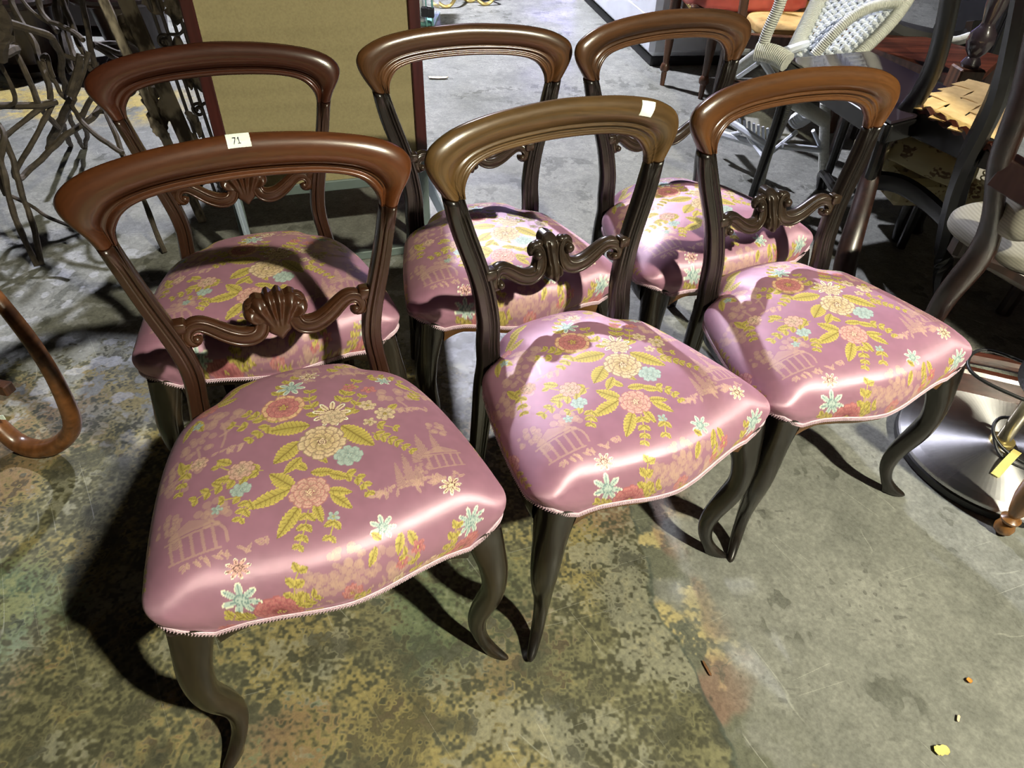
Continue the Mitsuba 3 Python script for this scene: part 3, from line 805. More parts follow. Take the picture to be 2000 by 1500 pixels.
    # flowers of the bouquet
    K.rose(-.027, .052, .032, PINK, PINK, GOLD, PINK_D, .95, .2, 11, fringe=(226, 190, 150)); K.lily(.040, .010, .030, CREAM, LINE, 9, .1, 1.0); K.rose(.040, .0, .020, CREAM, CREAM, CREAM, LINE, .8, 0, 7)
    K.rose(.014, -.046, .034, CREAM, (206, 178, 120), CREAM, LINE, .95, 0, 11); K.rose(.044, -.086, .0205, BLUE, BLUE, BLUE, BLUE_D, .85, .3, 8)
    K.rose(.098, .013, .014, CREAM, CREAM, GOLD, LINE, .9, 0, 6); K.rose(.119, -.013, .0165, CREAM, CREAM, GOLD, LINE, 1, 0, 7); K.rose(.091, -.027, .011, CREAM, CREAM, GOLD, LINE, .8, 0, 5)
    K.lily(-.007, .102, .024, BLUE, BLUE_D, 7, .4, .9); K.lily(.026, .128, .018, CREAM, LINE, 7, .2, .7); K.lily(.141, .078, .014, BLUE, BLUE_D, 6, 0, .9)
    K.rose(.081, .068, .0115, PINK, PINK, GOLD, PINK_D, .9, 0, 5); K.rose(.110, .054, .0125, PINK, PINK, GOLD, PINK_D, .7, .4, 5)
    K.rose(-.104, -.056, .019, ROSE_C, CREAM, CREAM, LINE, .9, .4, 8); K.rose(-.160, -.012, .014, ROSE_C, CREAM, CREAM, LINE, .9, .2, 7); K.rose(-.109, -.092, .0145, BLUE, BLUE, BLUE, BLUE_D, .75, 0, 7)
    K.rose(-.022, -.131, .027, ROSE_C, (214, 170, 150), CREAM, PINK_D, .9, .1, 10); K.rose(0, -.178, .0085, BLUE, BLUE, GOLD, BLUE_D, 1, 0, 5); K.rose(-.144, -.113, .008, BLUE, BLUE, BLUE, BLUE_D, 1, 0, 5)
    K.rose(-.143, .119, .019, PINK, ROSE_C, GOLD, PINK_D, .9, 0, 9); K.rose(-.158, .080, .009, BLUE, BLUE, BLUE, BLUE_D, 1, 0, 5); K.sprig([(0, -.183), (-.012, -.205)], n=2)
    # border flowers of the front roll
    K.sprig([(-.085, -.275), (-.075, -.250), (-.062, -.232)], n=3, l=.020, w=.008); K.lily(-.150, -.245, .028, BLUE, BLUE_D, 7, .5, .9); K.lily(.060, -.212, .020, BLUE, BLUE_D, 7, .2, .9); K.lily(.200, -.236, .026, BLUE, BLUE_D, 9, .2, .8)
    K.lily(.172, -.180, .018, CREAM, LINE, 8, .1, .8); K.lily(-.135, -.205, .018, ROSE_C, LINE, 8, 0, .8)
    K.leaf(.045, -.235, .030, -.260, .007); K.leaf(.085, -.225, .075, -.255, .008); K.leaf(.095, -.225, .108, -.252, .008); K.leaf(.055, -.228, .042, -.215, .006)
    K.rose(-.118, -.288, .036, PINK, PINK_D, GOLD, PINK_D, .85, .2, 12); K.rose(.0, -.290, .017, PINK, ROSE_C, GOLD, PINK_D, .8, 0, 8); K.rose(.085, -.300, .013, CREAM, CREAM, GOLD, LINE, .9, 0, 7)
    K.rose(.083, -.268, .011, PINK, PINK, GOLD, PINK_D, 1, 0, 5); K.rose(.110, -.252, .012, PINK, PINK, GOLD, PINK_D, 1, 0, 5); K.rose(.212, -.278, .028, PINK, PINK, GOLD, PINK_D, .85, .5, 10); K.rose(.152, -.296, .024, CREAM, ROSE_C, GOLD, PINK_D, .7, .2, 9)
    K.sprig([(.12, -.30), (.105, -.27), (.085, -.255)], n=3, l=.018, w=.006); K.sprig([(.18, -.29), (.172, -.26), (.176, -.235)], n=4, l=.020, w=.007); K.sprig([(-.16, -.285), (-.18, -.262)], n=3, l=.02, w=.008); K.sprig([(-.085, -.285), (-.055, -.275)], n=3, l=.02, w=.007)
    K.leaf(-.155, -.30, -.185, -.32, .010); K.leaf(-.09, -.31, -.05, -.315, .009); K.leaf(-.14, -.318, -.10, -.325, .008); K.sprig([(0, -.31), (.025, -.305)], n=3, l=.016); K.rose(-.215, -.285, .013, PINK, PINK, GOLD, PINK_D, .8, 0, 6)
    # side borders
    for x, y, r in ((-.275, -.12, .022), (-.262, .02, .018), (.27, -.05, .02), (.25, .08, .018)):
        K.rose(x, y, r, ROSE_C, PINK, GOLD, PINK_D, .9, 0, 8); K.sprig([(x, y + .02), (x, y + .06)], n=3, l=.018); K.sprig([(x, y - .02), (x, y - .06)], n=3, l=.018)
    return K.c, K.w


def gimp_mesh(kind):
    use(kind)
    """braid: two cords along the edge and a looping thread between them"""
    N_ = 1100
    s = np.linspace(0, LEN, N_, endpoint=False)
    C = np.array([0, -.03]); P = C + (SP(s) - C) * .978
    z = gimp_z(P[:, 0], P[:, 1])
    keep = ~((np.abs(P[:, 0]) > .118) & (P[:, 1] > .115))
    d = np.gradient(P, axis=0); d /= np.linalg.norm(d, axis=1, keepdims=True); nrm = np.stack([d[:, 1], -d[:, 0]], 1)
    ms = []
    runs = np.split(np.arange(N_), np.nonzero(np.diff(keep.astype(int)))[0] + 1)
    ks = [r for r in runs if keep[r[0]]]
    # join the run that passes the start of the outline
    if keep[0] and keep[-1] and len(ks) > 1:
        ks = [np.concatenate([ks[-1], ks[0]])] + ks[1:-1]
    for r in ks:
        B = np.column_stack([P[r] + nrm[r] * .0015, z[r]])
        ms.append(tube(B + [0, 0, .0034], .0013, 5)); ms.append(tube(B + [0, 0, -.0012], .0011, 4))
        L = np.concatenate([[0], np.cumsum(np.linalg.norm(np.diff(B, axis=0), axis=1))]); nl = int(L[-1] / .0044); t = np.linspace(0, 1, nl * 8)
        ph = t * nl * 2 * np.pi
        pos = np.stack([np.interp(t * L[-1] + .0026 * np.sin(ph + 1.2), L, B[:, k]) for k in range(3)], 1)
        nn = np.stack([np.interp(t * L[-1], L, nrm[r][:, k]) for k in range(2)], 1)
        pos[:, 2] += -.0010 + .0034 * np.cos(ph); pos[:, :2] += nn * (.0012 + .0008 * np.sin(ph))[:, None]
        ms.append(tube(pos, .0009, 4))
    return cat(ms)


def rail_front(kind):
    use(kind)
    n = 61; x = np.linspace(-.183, .183, n)
    z1 = gimp_z(x, np.full(n, -.24)) + .001
    z0 = z1 - .021 - .016 * np.clip((np.abs(x) - .140) / .043, 0, 1) ** 1.6
    yf = np.interp(np.abs(x), OUT_HALF[:5, 0], OUT_HALF[:5, 1]) * .972 + .002
    ring = lambda i: np.array([(x[i], yf[i], z1[i]), (x[i], yf[i] - .002, (z1[i] * .6 + z0[i] * .4)), (x[i], yf[i] + .003, z0[i]), (x[i], yf[i] + .024, z0[i] + .002), (x[i], yf[i] + .024, z1[i])])
    v = np.vstack([ring(i) for i in range(n)]); f = tri(grid_faces(n, 5, True))
    m = trimesh.Trimesh(v, f, process=False)
    if m.volume < 0: m.invert()
    return m


def rail_side(kind, sx):
    use(kind)
    n = 30; s = np.linspace(.0, 1, n)
    C = np.array([0, -.03]); P = C + (SP(COR[1] + (COR[2] - COR[1]) * (.10 + .84 * s)) - C) * .962
    vs = []
    for p, t in zip(P, s):
        z1 = .390; z0 = .352 + .012 * math.sin(t * math.pi)
        vs.append([(p[0], p[1], z1), (p[0] + .0015, p[1], (z1 + z0) / 2), (p[0] - .002, p[1], z0), (p[0] - .024, p[1], z0), (p[0] - .024, p[1], z1)])
    m = trimesh.Trimesh(np.array(vs).reshape(-1, 3), tri(grid_faces(n, 5, True)), process=False)
    if m.volume < 0: m.invert()
    return mirror(m) if sx < 0 else m


PLY = {}
FINE = 440
for kd, cr in (('D', None), ('M', None)):
    m, uv = crest_mesh(kd); PLY['crest', kd] = mikit.ply(m, 'ink', smooth=True, uv=uv)
    for sd in (1, -1):
        m, uv = post_mesh(kd, sd); PLY['post', kd, sd] = mikit.ply(m, 'ink', smooth=True, uv=uv)
    r_, s_ = rail_meshes(kd)
    PLY['rail', kd] = mikit.ply(r_, 'ink', smooth=True, uv=box_uv(r_)); PLY['shell', kd] = mikit.ply(s_, 'ink', smooth=True, uv=box_uv(s_))
for kd in ('D', 'M'):
    for sd in (1, -1):
        PLY['leg', kd, sd] = mikit.ply(front_leg(kd, sd), 'ink', smooth=40); PLY['side', kd, sd] = mikit.ply(rail_side(kd, sd), 'ink', smooth=40)
    PLY['apron', kd] = mikit.ply(rail_front(kd), 'ink', smooth=40); PLY['gimp', kd] = mikit.ply(gimp_mesh(kd), 'gimp', smooth=True)
PLY['backrail'] = mikit.ply(box((-.15, .160, .352), (.15, .186, .398), .004), 'ink', smooth=30)
for kd, res in (('M', FINE), ('M', 250), ('D', FINE), ('D', 260)):
    m, fab = cushion(kd, res); c, w = weave(fab)
    PLY['cushion', kd, res] = mikit.ply(m, 'brocade', smooth=True, uv=np.column_stack([fab[:, 0] + 10 * w, fab[:, 1]]), color=c)

CHAIRS = [  # x, y, yaw, lean back, lean sideways, size, kind, cushion resolution, crest material, label
    (-0.3212, 0.7329, 0.4411, -0.0096, 0.0153, 1.0014, 'M', FINE, 'wood_crest_front_left', 'mahogany balloon-back chair with a number 71 sticker on its crest, nearest at the left'),
    (0.1481, 0.9511, 0.5412, 0.0014, 0.0249, 1.0021, 'D', FINE, 'wood_crest_front_middle', 'dark balloon-back chair with an olive brown crest bearing a small white sticker, front middle'),
    (0.6232, 1.1829, 0.4164, 0.0022, -0.0131, 1.0024, 'D', FINE, 'wood_crest_front_right', 'dark balloon-back chair with an orange brown crest beside the steel lamp base'),
    (-0.5385, 1.2186, 0.3686, 0.0015, -0.0016, 0.9902, 'M', 250, 'wood_crest_back_left', 'red mahogany balloon-back chair in front of the beige screen, seat partly in shade'),
    (-0.0667, 1.4262, 0.3821, -0.0014, 0.0175, 0.9989, 'D', 260, 'wood_crest_back_middle', 'dark balloon-back chair in the back row, directly right of the beige screen'),
    (0.4406, 1.6156, 0.4554, -0.0014, -0.0247, 1.0066, 'D', 260, 'wood_crest_back_right', 'balloon-back chair with its crest in front of the red leather chair'),
]


TW = {}
STK1, STK2 = (-.015, .016, .005, .21), (.150, .173, .06, .40)


def put(key, ply_, m, bsdf=None):
    d = dict(ply_); d['to_world'] = m
    if bsdf: d['bsdf'] = {'type': 'ref', 'id': bsdf}
    scene[key] = d


for x, y, yaw, lx, ly, size, kd, res, crest, lab in CHAIRS:
    t = thing('dining_chair', lab, 'chair', 'pink brocade balloon-back chairs')
    m = T().translate([x, y, 0]).rotate([0, 0, 1], math.degrees(yaw)) @ T([[size, 0, ly, 0], [0, size, lx, 0], [-ly, -lx, size, 0.0], [0, 0, 0, 1]])
    TW[t] = m
    post = 'wood_post_mahogany' if kd == 'M' else 'wood_post_dark'
    carv = 'wood_carving_mahogany' if kd == 'M' else 'wood_carving_dark'
    legm = 'wood_leg_mahogany' if kd == 'M' else 'wood_leg_dark'
    put(t + '__crest_rail', PLY['crest', kd], m, crest)
    put(t + '__back_post', PLY['post', kd, 1], m, post); put(t + '__back_post_001', PLY['post', kd, -1], m, post)
    put(t + '__middle_rail', PLY['rail', kd], m, carv); put(t + '__middle_rail__carved_shell', PLY['shell', kd], m, carv)
    put(t + '__front_leg', PLY['leg', kd, 1], m, legm); put(t + '__front_leg_001', PLY['leg', kd, -1], m, legm)
    put(t + '__front_rail', PLY['apron', kd], m, 'wood_rail' if kd == 'D' else legm)
    put(t + '__side_rail', PLY['side', kd, 1], m, legm); put(t + '__side_rail_001', PLY['side', kd, -1], m, legm)
    put(t + '__back_rail', PLY['backrail'], m, legm)
    put(t + '__seat_cushion', PLY['cushion', kd, res], m, 'brocade'); put(t + '__seat_cushion__gimp_braid', PLY['gimp', kd], m, 'gimp')
    labels[t + '__crest_rail'] = {'label': 'curved polished crest rail'}
    labels[t + '__seat_cushion'] = {'label': 'pink satin seat woven with gold leaves and flowers'}
    labels[t + '__seat_cushion__gimp_braid'] = {'label': 'lilac braid along the edge'}


def crest_surface(kind, x, t, lift):
    """point of the crest's face at local x and profile position t, lifted off along the profile's normal"""
    pts = curve(np.vstack([np.array(CREST[kind], float)[::-1] * [-1, 1, -1, 1], np.array(CREST[kind], float)[1:]]), 241)
    mx = (pts[:, 0] + pts[:, 2]) / 2; up = (pts[:, 1] + pts[:, 3]) / 2 > .80
    q = np.stack([np.interp(x, mx[up], pts[up, k]) for k in range(4)], -1)
    o, i = q[..., :2], q[..., 2:]

    def at_t(tt):
        P = o + (i - o) * tt[..., None]; c = (o + i) / 2
        return np.stack([P[..., 0], y_face(c[..., 0], c[..., 1], kind) - prof_crest(tt, kind), P[..., 1]], -1)
    a = at_t(t); d = at_t(t + .01) - at_t(t - .01)
    nrm = np.cross(np.array([1.0, 0, 0]), d); nrm /= np.linalg.norm(nrm, axis=-1, keepdims=True)
    nrm *= np.sign(-nrm[..., 1:2])
    return a + nrm * lift


def sticker(chair, kind, m, x0, x1, t0, t1, text=None, tmat='ink', th=.0065, slant=0.0):
    gx, gt = np.meshgrid(np.linspace(x0, x1, 9), np.linspace(t0, t1, 9), indexing='ij')
    gx = gx + slant * (gt - t0)
    top = crest_surface(kind, gx, gt, .0010).reshape(-1, 3); bot = crest_surface(kind, gx, gt, .0002).reshape(-1, 3)
    f = grid_faces(9, 9)
    ms = trimesh.Trimesh(np.vstack([top, bot]), np.vstack([tri(f)[:, ::-1], tri(f) + 81]), process=False)
    k = chair + '__lot_sticker'
    scene[k] = {**mikit.ply(ms, 'cream_paper', smooth=False), 'to_world': m}
    labels[k] = {'label': 'white paper lot sticker' + (' reading 71' if text == '71' else '')}
    if text:
        tm = meshkit.text_mesh(text, 1.0, .05); b = tm.bounds
        tm = tm.subdivide().subdivide()
        v = tm.vertices; w = (b[1, 0] - b[0, 0]); cx = x0 + (x1 - x0) * .42
        wid = th * w
        X = cx + (v[:, 0] - (b[0, 0] + b[1, 0]) / 2) * th
        Tt = t0 + (t1 - t0) * (.20 + .48 * (1 - v[:, 1]))
        P = crest_surface(kind, X + slant * (Tt - t0), Tt, .0011) + 0
        P2 = crest_surface(kind, X + slant * (Tt - t0), Tt, .0015)
        up_ = (v[:, 2] > .025)[:, None]
        tm = trimesh.Trimesh(np.where(up_, P2, P), tm.faces, process=False)
        scene[k + '__number'] = {**mikit.ply(tm, tmat, smooth=False), 'to_world': m}


sticker('dining_chair', 'M', TW['dining_chair'], STK1[0], STK1[1], STK1[2], STK1[3], '71')
sticker('dining_chair_001', 'D', TW['dining_chair_001'], STK2[0], STK2[1], STK2[2], STK2[3])

#--BACKGROUND--
# ------------------------------------------------------------------ fabric screen behind the left chairs
su = V(.945, .327, 0); su /= np.linalg.norm(su); sn = V(su[1], -su[0], 0)
SR, SLn = V(-.330, 2.185, 0), .605
SL = SR - su * SLn
mat('screen_cloth', mikit.proc(lambda p, n, uv: MIX(lin(140, 130, 98).tolist(), lin(160, 150, 114).tolist(), N(p.x * 260, p.z * 260, p.y * 260) * 0.6 + 0.4 * N(p.z * 40, p.x * 3, 1.0))), rough=0.85, spec=0.2)
mat('screen_metal', rgb(112, 126, 124), rough=0.4, metallic=0.3)
mat('screen_trim', wood_p_fn((44, 16, 15), (70, 28, 26)), rough=0.35, coat=0.3)
mat('pale_steel', rgb(176, 192, 210), rough=0.3, metallic=0.4)
t = thing('partition_screen', 'beige cloth partition screen with dark red trim on a grey metal stand', 'screen')
zc = V(0, 0, 1)
obj('cloth_panel', beam((SL + SR) / 2 + zc * .275, (SL + SR) / 2 + zc * 1.79, SLn - .012, .014, side=sn), 'screen_cloth', t, smooth=30)
for P in (SL, SR):
    obj('trim_strip', beam(P + zc * .345, P + zc * 1.80, .034, .034, side=sn), 'screen_trim', t, smooth=30)
    obj('stand_post', beam(P + zc * 0, P + zc * .345, .030, .030, side=sn), 'screen_metal', t, smooth=30)
obj('top_trim', beam(SL + zc * 1.80, SR + zc * 1.80, .034, .034), 'screen_trim', t, smooth=30)
obj('bottom_rail', beam(SL + zc * .268, SR + zc * .268, .030, .034), 'screen_metal', t, smooth=30)
obj('floor_rail', beam(SL + zc * .016 + sn * .03, SR + zc * .016 + sn * .03, .030, .030), 'screen_metal', t, smooth=30)
obj('brace', beam(SR + zc * .275 - sn * .06, at(868, 424, z=.012), .012, .032, side=(1, 0, 0)), 'pale_steel', t, smooth=30, label='pale steel diagonal brace')
obj('brace', beam(SL + zc * .275 + sn * .02, SL + sn * .10 + su * .02 + zc * .012, .030, .012, side=(1, 0, 0)), 'pale_steel', t, smooth=30, label='pale steel diagonal brace')

# ------------------------------------------------------------------ weathered carved panels and scrolls beside it
mat('weathered', mikit.proc(lambda p, n, uv: MIX(lin(62, 54, 44).tolist(), lin(156, 146, 128).tolist(), SS(0.36, 0.68, FBM(p.x * 40, p.y * 40, p.z * 14, 4)))), rough=0.8)
mat('bark', mikit.proc(lambda p, n, uv: MIX(lin(36, 31, 26).tolist(), lin(84, 74, 60).tolist(), FBM(p.x * 60, p.y * 60, p.z * 60, 3))), rough=0.75)
mat('iron', rgb(96, 92, 88), rough=0.5, metallic=0.4)


def ragged_leaf(p, d, side, L, W, th=.006, seed=0):
    g = np.random.default_rng(seed); n = 12
    d, side = np.array(d, float), np.array(side, float); d /= np.linalg.norm(d); side -= d * (d @ side); side /= np.linalg.norm(side); nr = np.cross(d, side)
    s = np.linspace(0, 1, n); w = W * np.sin(np.pi * s ** .8) ** .7 * (1 + .45 * (g.random(n) - .5)) + .002
    bend = .12 * L * np.sin(s * np.pi * g.uniform(.8, 1.6)) * g.choice([-1, 1])
    c = np.array(p) + d * (s * L)[:, None] + nr * bend[:, None]
    v = np.vstack([c + side * w[:, None] - nr * .004, c + nr * (th + .006), c - side * w[:, None] - nr * .004, c - nr * th])
    f = []
    for k in range(4):
        for i in range(n - 1):
            a, b = k * n + i, ((k + 1) % 4) * n + i
            f.append((a, b, b + 1, a + 1))
    return M(v, f)


def spiral(c, r, turns, u, w, tail=None, n=40):
    a = np.linspace(0, turns * 2 * np.pi, n); q = r * (1 - .78 * a / a[-1])
    P = np.array(c) + np.outer(q * np.cos(a), u) + np.outer(q * np.sin(a), w)
    return P if tail is None else np.vstack([tail, P])


for kx, (pb, pt_, wd, lab) in enumerate((((415, 432), (225, 0), .055, 'weathered carved timber upright with ragged leaves, left of the pair beside the screen'),
                                         ((452, 402), (318, 0), .070, 'weathered carved upright with iron scrolls, touching the screen frame'))):
    B = at(*pb, z=0.0); Tp = at(*pt_, y=B[1] + .05)
    d = Tp - B; L = np.linalg.norm(d); d /= L; sd = V(1, .25, 0); nr = np.cross(d, sd)
    t = thing('carved_upright', lab, 'carved panel')
    if kx == 0:
        Bs = B - sd * wd * .6; obj('stile', beam(Bs, Bs + d * (L + .5), .030, .022, .004, side=nr), 'weathered', t, smooth=25)
        Bs = B + sd * wd * .55 + d * .25; obj('stile', beam(Bs, Bs + d * (L + .2), .050, .016, .004, side=nr), 'weathered', t, smooth=25)
    else:
        for o in (-.6, -.25, .15, .5):
            Bs = B + sd * wd * o; obj('iron_rod', tube([Bs, Bs + d * (L + .5)], .006, 8), 'iron', t)
    for j in range(16):
        q = B + d * (.06 + (L + .2) * j / 15) + sd * wd * RNG.uniform(-.7, .7) - nr * .02 * RNG.uniform(-1, 1)
        obj('leaf', ragged_leaf(q, d * RNG.choice([-1, 1]) + sd * RNG.uniform(-.5, .5), sd + nr * RNG.uniform(-.4, .4), RNG.uniform(.07, .13), RNG.uniform(.018, .034), seed=100 * kx + j), 'weathered', t, smooth=False)
    if kx == 1:
        for (px, py) in ((322, 82), (388, 215)):
            c = at(px, py, y=B[1] - .06)
            tail = curve(np.array([c + V(.085, 0, .06), c + V(.06, 0, .028), c + V(.025, 0, .024)]), 10)
            obj('scroll', tube(spiral(c, .024, 1.5, V(.7, 0, .7), V(-.7, 0, .7), tail), .005, 8, aspect=2.0, up=(0, 1, 0)), 'iron', t)
            obj('scroll', tube(spiral(c + V(.10, 0, .066), .014, 1.3, V(-1, 0, 0), V(0, 0, 1)), .004, 8, aspect=2.0, up=(0, 1, 0)), 'iron', t)

# ------------------------------------------------------------------ stand of twisted branches at the far left
t = thing('branch_stand', 'tangled plant stand of dark twisted branches at the left edge', 'plant stand')
BR = [([(23, -60), (23, 0), (43, 43), (62, 78), (78, 117), (88, 143), (99, 195)], 2.55, 2.35, 9), ([(8, 39), (45, 52), (91, 65), (110, 85), (117, 110), (121, 150), (127, 182)], 2.2, 2.45, 10),
      ([(112, -40), (123, 6), (143, 52), (156, 83), (169, 117), (179, 137)], 2.6, 2.5, 9), ([(150, -50), (160, 0), (169, 45), (177, 91), (185, 130)], 2.45, 2.5, 9), ([(104, -40), (110, 0), (117, 58), (127, 98), (143, 140)], 2.75, 2.6, 11),
      ([(159, 104), (150, 137), (136, 182)], 2.38, 2.35, 11), ([(16, 52), (31, 98), (44, 130), (62, 169), (75, 200)], 2.25, 2.2, 9), ([(-6, 90), (4, 127), (16, 156), (31, 188), (26, 203), (0, 206), (-20, 200)], 2.1, 2.15, 6),
      ([(98, 42), (138, 58), (163, 78)], 2.6, 2.5, 8), ([(180, 82), (188, 85), (211, 96), (231, 103), (240, 99)], 2.5, 2.6, 8), ([(185, 90), (195, 86), (221, 83), (238, 83)], 2.55, 2.7, 6), ([(182, 86), (188, 91), (208, 104), (224, 113), (240, 120)], 2.5, 2.6, 7),
      ([(172, 100), (165, 127), (156, 162), (140, 200)], 2.45, 2.4, 8), ([(120, 108), (138, 114), (169, 120), (192, 126)], 2.5, 2.5, 7), ([(104, 160), (92, 137), (83, 112), (88, 107), (95, 120), (104, 150)], 2.4, 2.4, 7),
      ([(100, 150), (104, 156), (117, 182), (132, 193)], 2.4, 2.4, 7), ([(-30, 211), (0, 209), (76, 204), (113, 198)], 2.1, 2.25, 10), ([(111, 199), (76, 213), (46, 238), (8, 266)], 2.25, 2.1, 8), ([(106, 203), (76, 256), (32, 334)], 2.25, 2.12, 8),
      ([(-4, 240), (8, 269), (3, 307), (10, 352), (30, 423), (77, 531)], 2.12, 1.93, 9), ([(8, 269), (25, 312), (41, 362), (61, 428), (85, 528)], 2.10, 1.94, 9), ([(31, 330), (41, 347), (96, 294), (162, 241), (200, 203)], 2.10, 2.5, 9),
      ([(96, 290), (117, 238), (145, 190)], 2.45, 2.4, 13), ([(140, 204), (165, 243), (240, 301)], 2.4, 2.2, 8), ([(134, 222), (152, 266), (165, 294)], 2.6, 2.93, 7), ([(158, 225), (170, 256), (168, 293)], 2.6, 2.93, 7),
      ([(180, 185), (162, 226)], 2.5, 2.5, 8), ([(118, 235), (142, 292)], 2.6, 2.95, 8), ([(16, 378), (56, 400), (91, 421), (127, 437), (150, 445)], 2.04, 1.98, 6), ([(205, 215), (215, 238), (243, 307), (282, 394), (325, 503)], 2.4, 2.055, 8),
      ([(180, 222), (190, 220), (212, 219)], 2.45, 2.4, 6), ([(82, 211), (114, 250)], 2.25, 2.4, 8), ([(0, -40), (3, 20), (6, 80), (4, 120)], 2.05, 2.05, 22), ([(0, 110), (14, 104), (26, 95), (32, 92)], 2.05, 2.2, 14), ([(74, -30), (80, 20), (98, 44), (112, 60)], 2.7, 2.6, 8),
      ([(240, 130), (262, 175), (246, 190)], 2.5, 2.5, 7), ([(131, -20), (128, 40), (140, 90), (150, 130)], 2.65, 2.5, 8), ([(-10, 330), (2, 352), (14, 380)], 2.05, 2.04, 9), ([(30, -20), (60, 20), (85, 38), (112, 50), (140, 60)], 2.7, 2.6, 6)]
for pts, y0, y1, wpx in BR:
    P = np.array([at(a, b, y=y0 + (y1 - y0) * i / (len(pts) - 1)) for i, (a, b) in enumerate(pts)])
    P[:, 2] = np.maximum(P[:, 2], .006)
    n = max(14, 6 * len(pts)); C = curve(P, n)
    rr = wpx * .5 * np.linalg.norm(P.mean(0) - EYE) / FPX * 1.0
    r = rr * (1 + .18 * (meshkit.noise(C * 25) - .5) * 2)
    C += (np.stack([meshkit.noise(C * 18, s) for s in (1, 2, 3)], 1) - .5) * rr * 1.2
    obj('branch', tube(C, r, 7), 'bark', t)

# ------------------------------------------------------------------ far things
mat('pale_fabric', mikit.proc(lambda p, n, uv: MIX(lin(150, 152, 156).tolist(), lin(214, 216, 220).tolist(), FBM(p.x * 70, p.y * 70, p.z * 70, 3))), rough=0.8)
mat('white_leather', mikit.proc(lambda p, n, uv: lin(196, 200, 206).tolist() * mi.Color3f(0.9 + 0.2 * FBM(p.x * 9, p.y * 9, p.z * 9, 3))), rough=0.42, spec=0.5)
mat('red_leather', mikit.proc(lambda p, n, uv: MIX(lin(166, 66, 60).tolist(), lin(216, 112, 100).tolist(), FBM(p.x * 14, p.y * 14, p.z * 14, 3))), rough=0.34)
mat('white_paint', rgb(226, 230, 226), rough=0.4)
mat('brass', rgb(190, 170, 110), rough=0.3, metallic=0.8)
mat('glass_edge', rgb(120, 176, 168), rough=0.15)
scene['pane_glass'] = {'type': 'thindielectric', 'int_ior': 1.5}

def pad(center, sx, sy, sz, rotz=0.0, p=3.0, n=28, pucker=0.0):
    """soft upholstered block"""
    m = trimesh.creation.icosphere(4); v = m.vertices
    q = np.sign(v) * np.abs(v) ** (2.0 / p)
    q /= (np.abs(q) ** p).sum(1, keepdims=True) ** (1 / p)
    if pucker: q *= (1 + pucker * (meshkit.fbm(q * 5, 3) - .5))[:, None]
    m.vertices = q * [sx / 2, sy / 2, sz / 2]
    m.apply_transform(trimesh.transformations.rotation_matrix(rotz, [0, 0, 1])); m.apply_translation(center)
    return m

# settee with pale pads, far left
t = thing('settee', 'dark wooden settee with two rounded pale grey pads behind the branch stand', 'settee')
A_, B_ = at(60, 62, z=0), at(262, 66, z=0)
yy = (A_[1] + B_[1]) / 2
obj('base_frame', box((A_[0], yy - .02, .02), (B_[0], yy + .6, .30), .03), 'mahogany_plain', t)
for cx_, cy_ in ((18, -22), (238, -26)):
    c = at(cx_, cy_, z=.40)
    ring = [(c[0] + .26 * math.cos(a), c[1] + .26 * math.sin(a), .372) for a in np.linspace(0, 2 * np.pi, 48)]
    obj('pad_rim', tube(ring, .030, 10), 'mahogany_plain', t)
    obj('pad', pad((c[0], c[1], .395), .52, .52, .10, 0, 2.4), 'pale_fabric', t)
    obj('pedestal', lathe([(0, 0), (.20, 0), (.20, .03), (.16, .06), (.20, .34), (.27, .372), (0, .372)], 32, (c[0], c[1], 0)), 'mahogany_plain', t)
obj('leg', beam(at(28, 80, z=0), at(22, 50, y=at(28, 80, z=0)[1]), .03), 'mahogany_plain', t)
obj('leg', beam(at(252, 70, z=0), at(246, 40, y=at(252, 70, z=0)[1]), .03), 'mahogany_plain', t)

# white display cabinet with a glass door
t = thing('display_cabinet', 'small white display cabinet with glass door and black hinges behind the screen', 'cabinet')
yy = 5.32
x0, x1 = at(797, 52, y=yy)[0] - .35, at(848, 52, y=yy)[0]
obj('base_plate', box((x0, yy, 0), (x1, yy + .4, .018), .004), 'glass_edge', t)
for px, w in ((800, .05), (818, .075)):
    c = at(px, 30, y=yy + .06)[0]
    obj('column', box((c - w / 2, yy + .04, .03), (c + w / 2, yy + .12, 1.3), .006), 'white_paint', t)
    obj('plinth', box((c - w / 2 - .012, yy + .03, .018), (c + w / 2 + .012, yy + .13, .05), .006), 'white_paint', t)
obj('glass_door', box((x1 - .010, yy - .02, .02), (x1, yy + .38, 1.3), .001), 'pane_glass', t, smooth=False)
obj('door_edge', box((x1 - .012, yy - .028, .0), (x1 + .002, yy - .02, 1.3), .002), 'glass_edge', t)
obj('door_edge', box((x1 - .055, yy - .022, .0), (x1 - .045, yy - .014, 1.3), .002), 'glass_edge', t)
c = at(838, 23, y=yy - .03)
obj('hinge', box(c - V(.055, .02, .03), c + V(-.008, .02, .03), .004), 'matt_black', t); obj('hinge', box(c - V(.012, .025, .034), c + V(.035, .02, .026), .004), 'matt_black', t)

# gilt curled feet
t = thing('plant_table', 'gilt metal table with curled feet far down the aisle', 'table')
B0 = at(905, 4, z=0)
for a0, (px, py) in zip((0, 1, 2), ((868, 13), (945, 8), (915, 2))):
    F = at(px, py, z=.012)
    obj('curled_leg', tube([F + V(-.05, 0, .03), F, F + V(.05, .02, .01), F + V(.10, .05, .10), B0 + V(0, .2, .35), B0 + V(0, .2, .7)], .014, 8, smoothn=30), 'brass', t)
obj('table_top', lathe([(0, .70), (.25, .70), (.26, .715), (.25, .73), (0, .73)], 32, (B0[0], B0[1] + .2, 0)), 'brass', t)

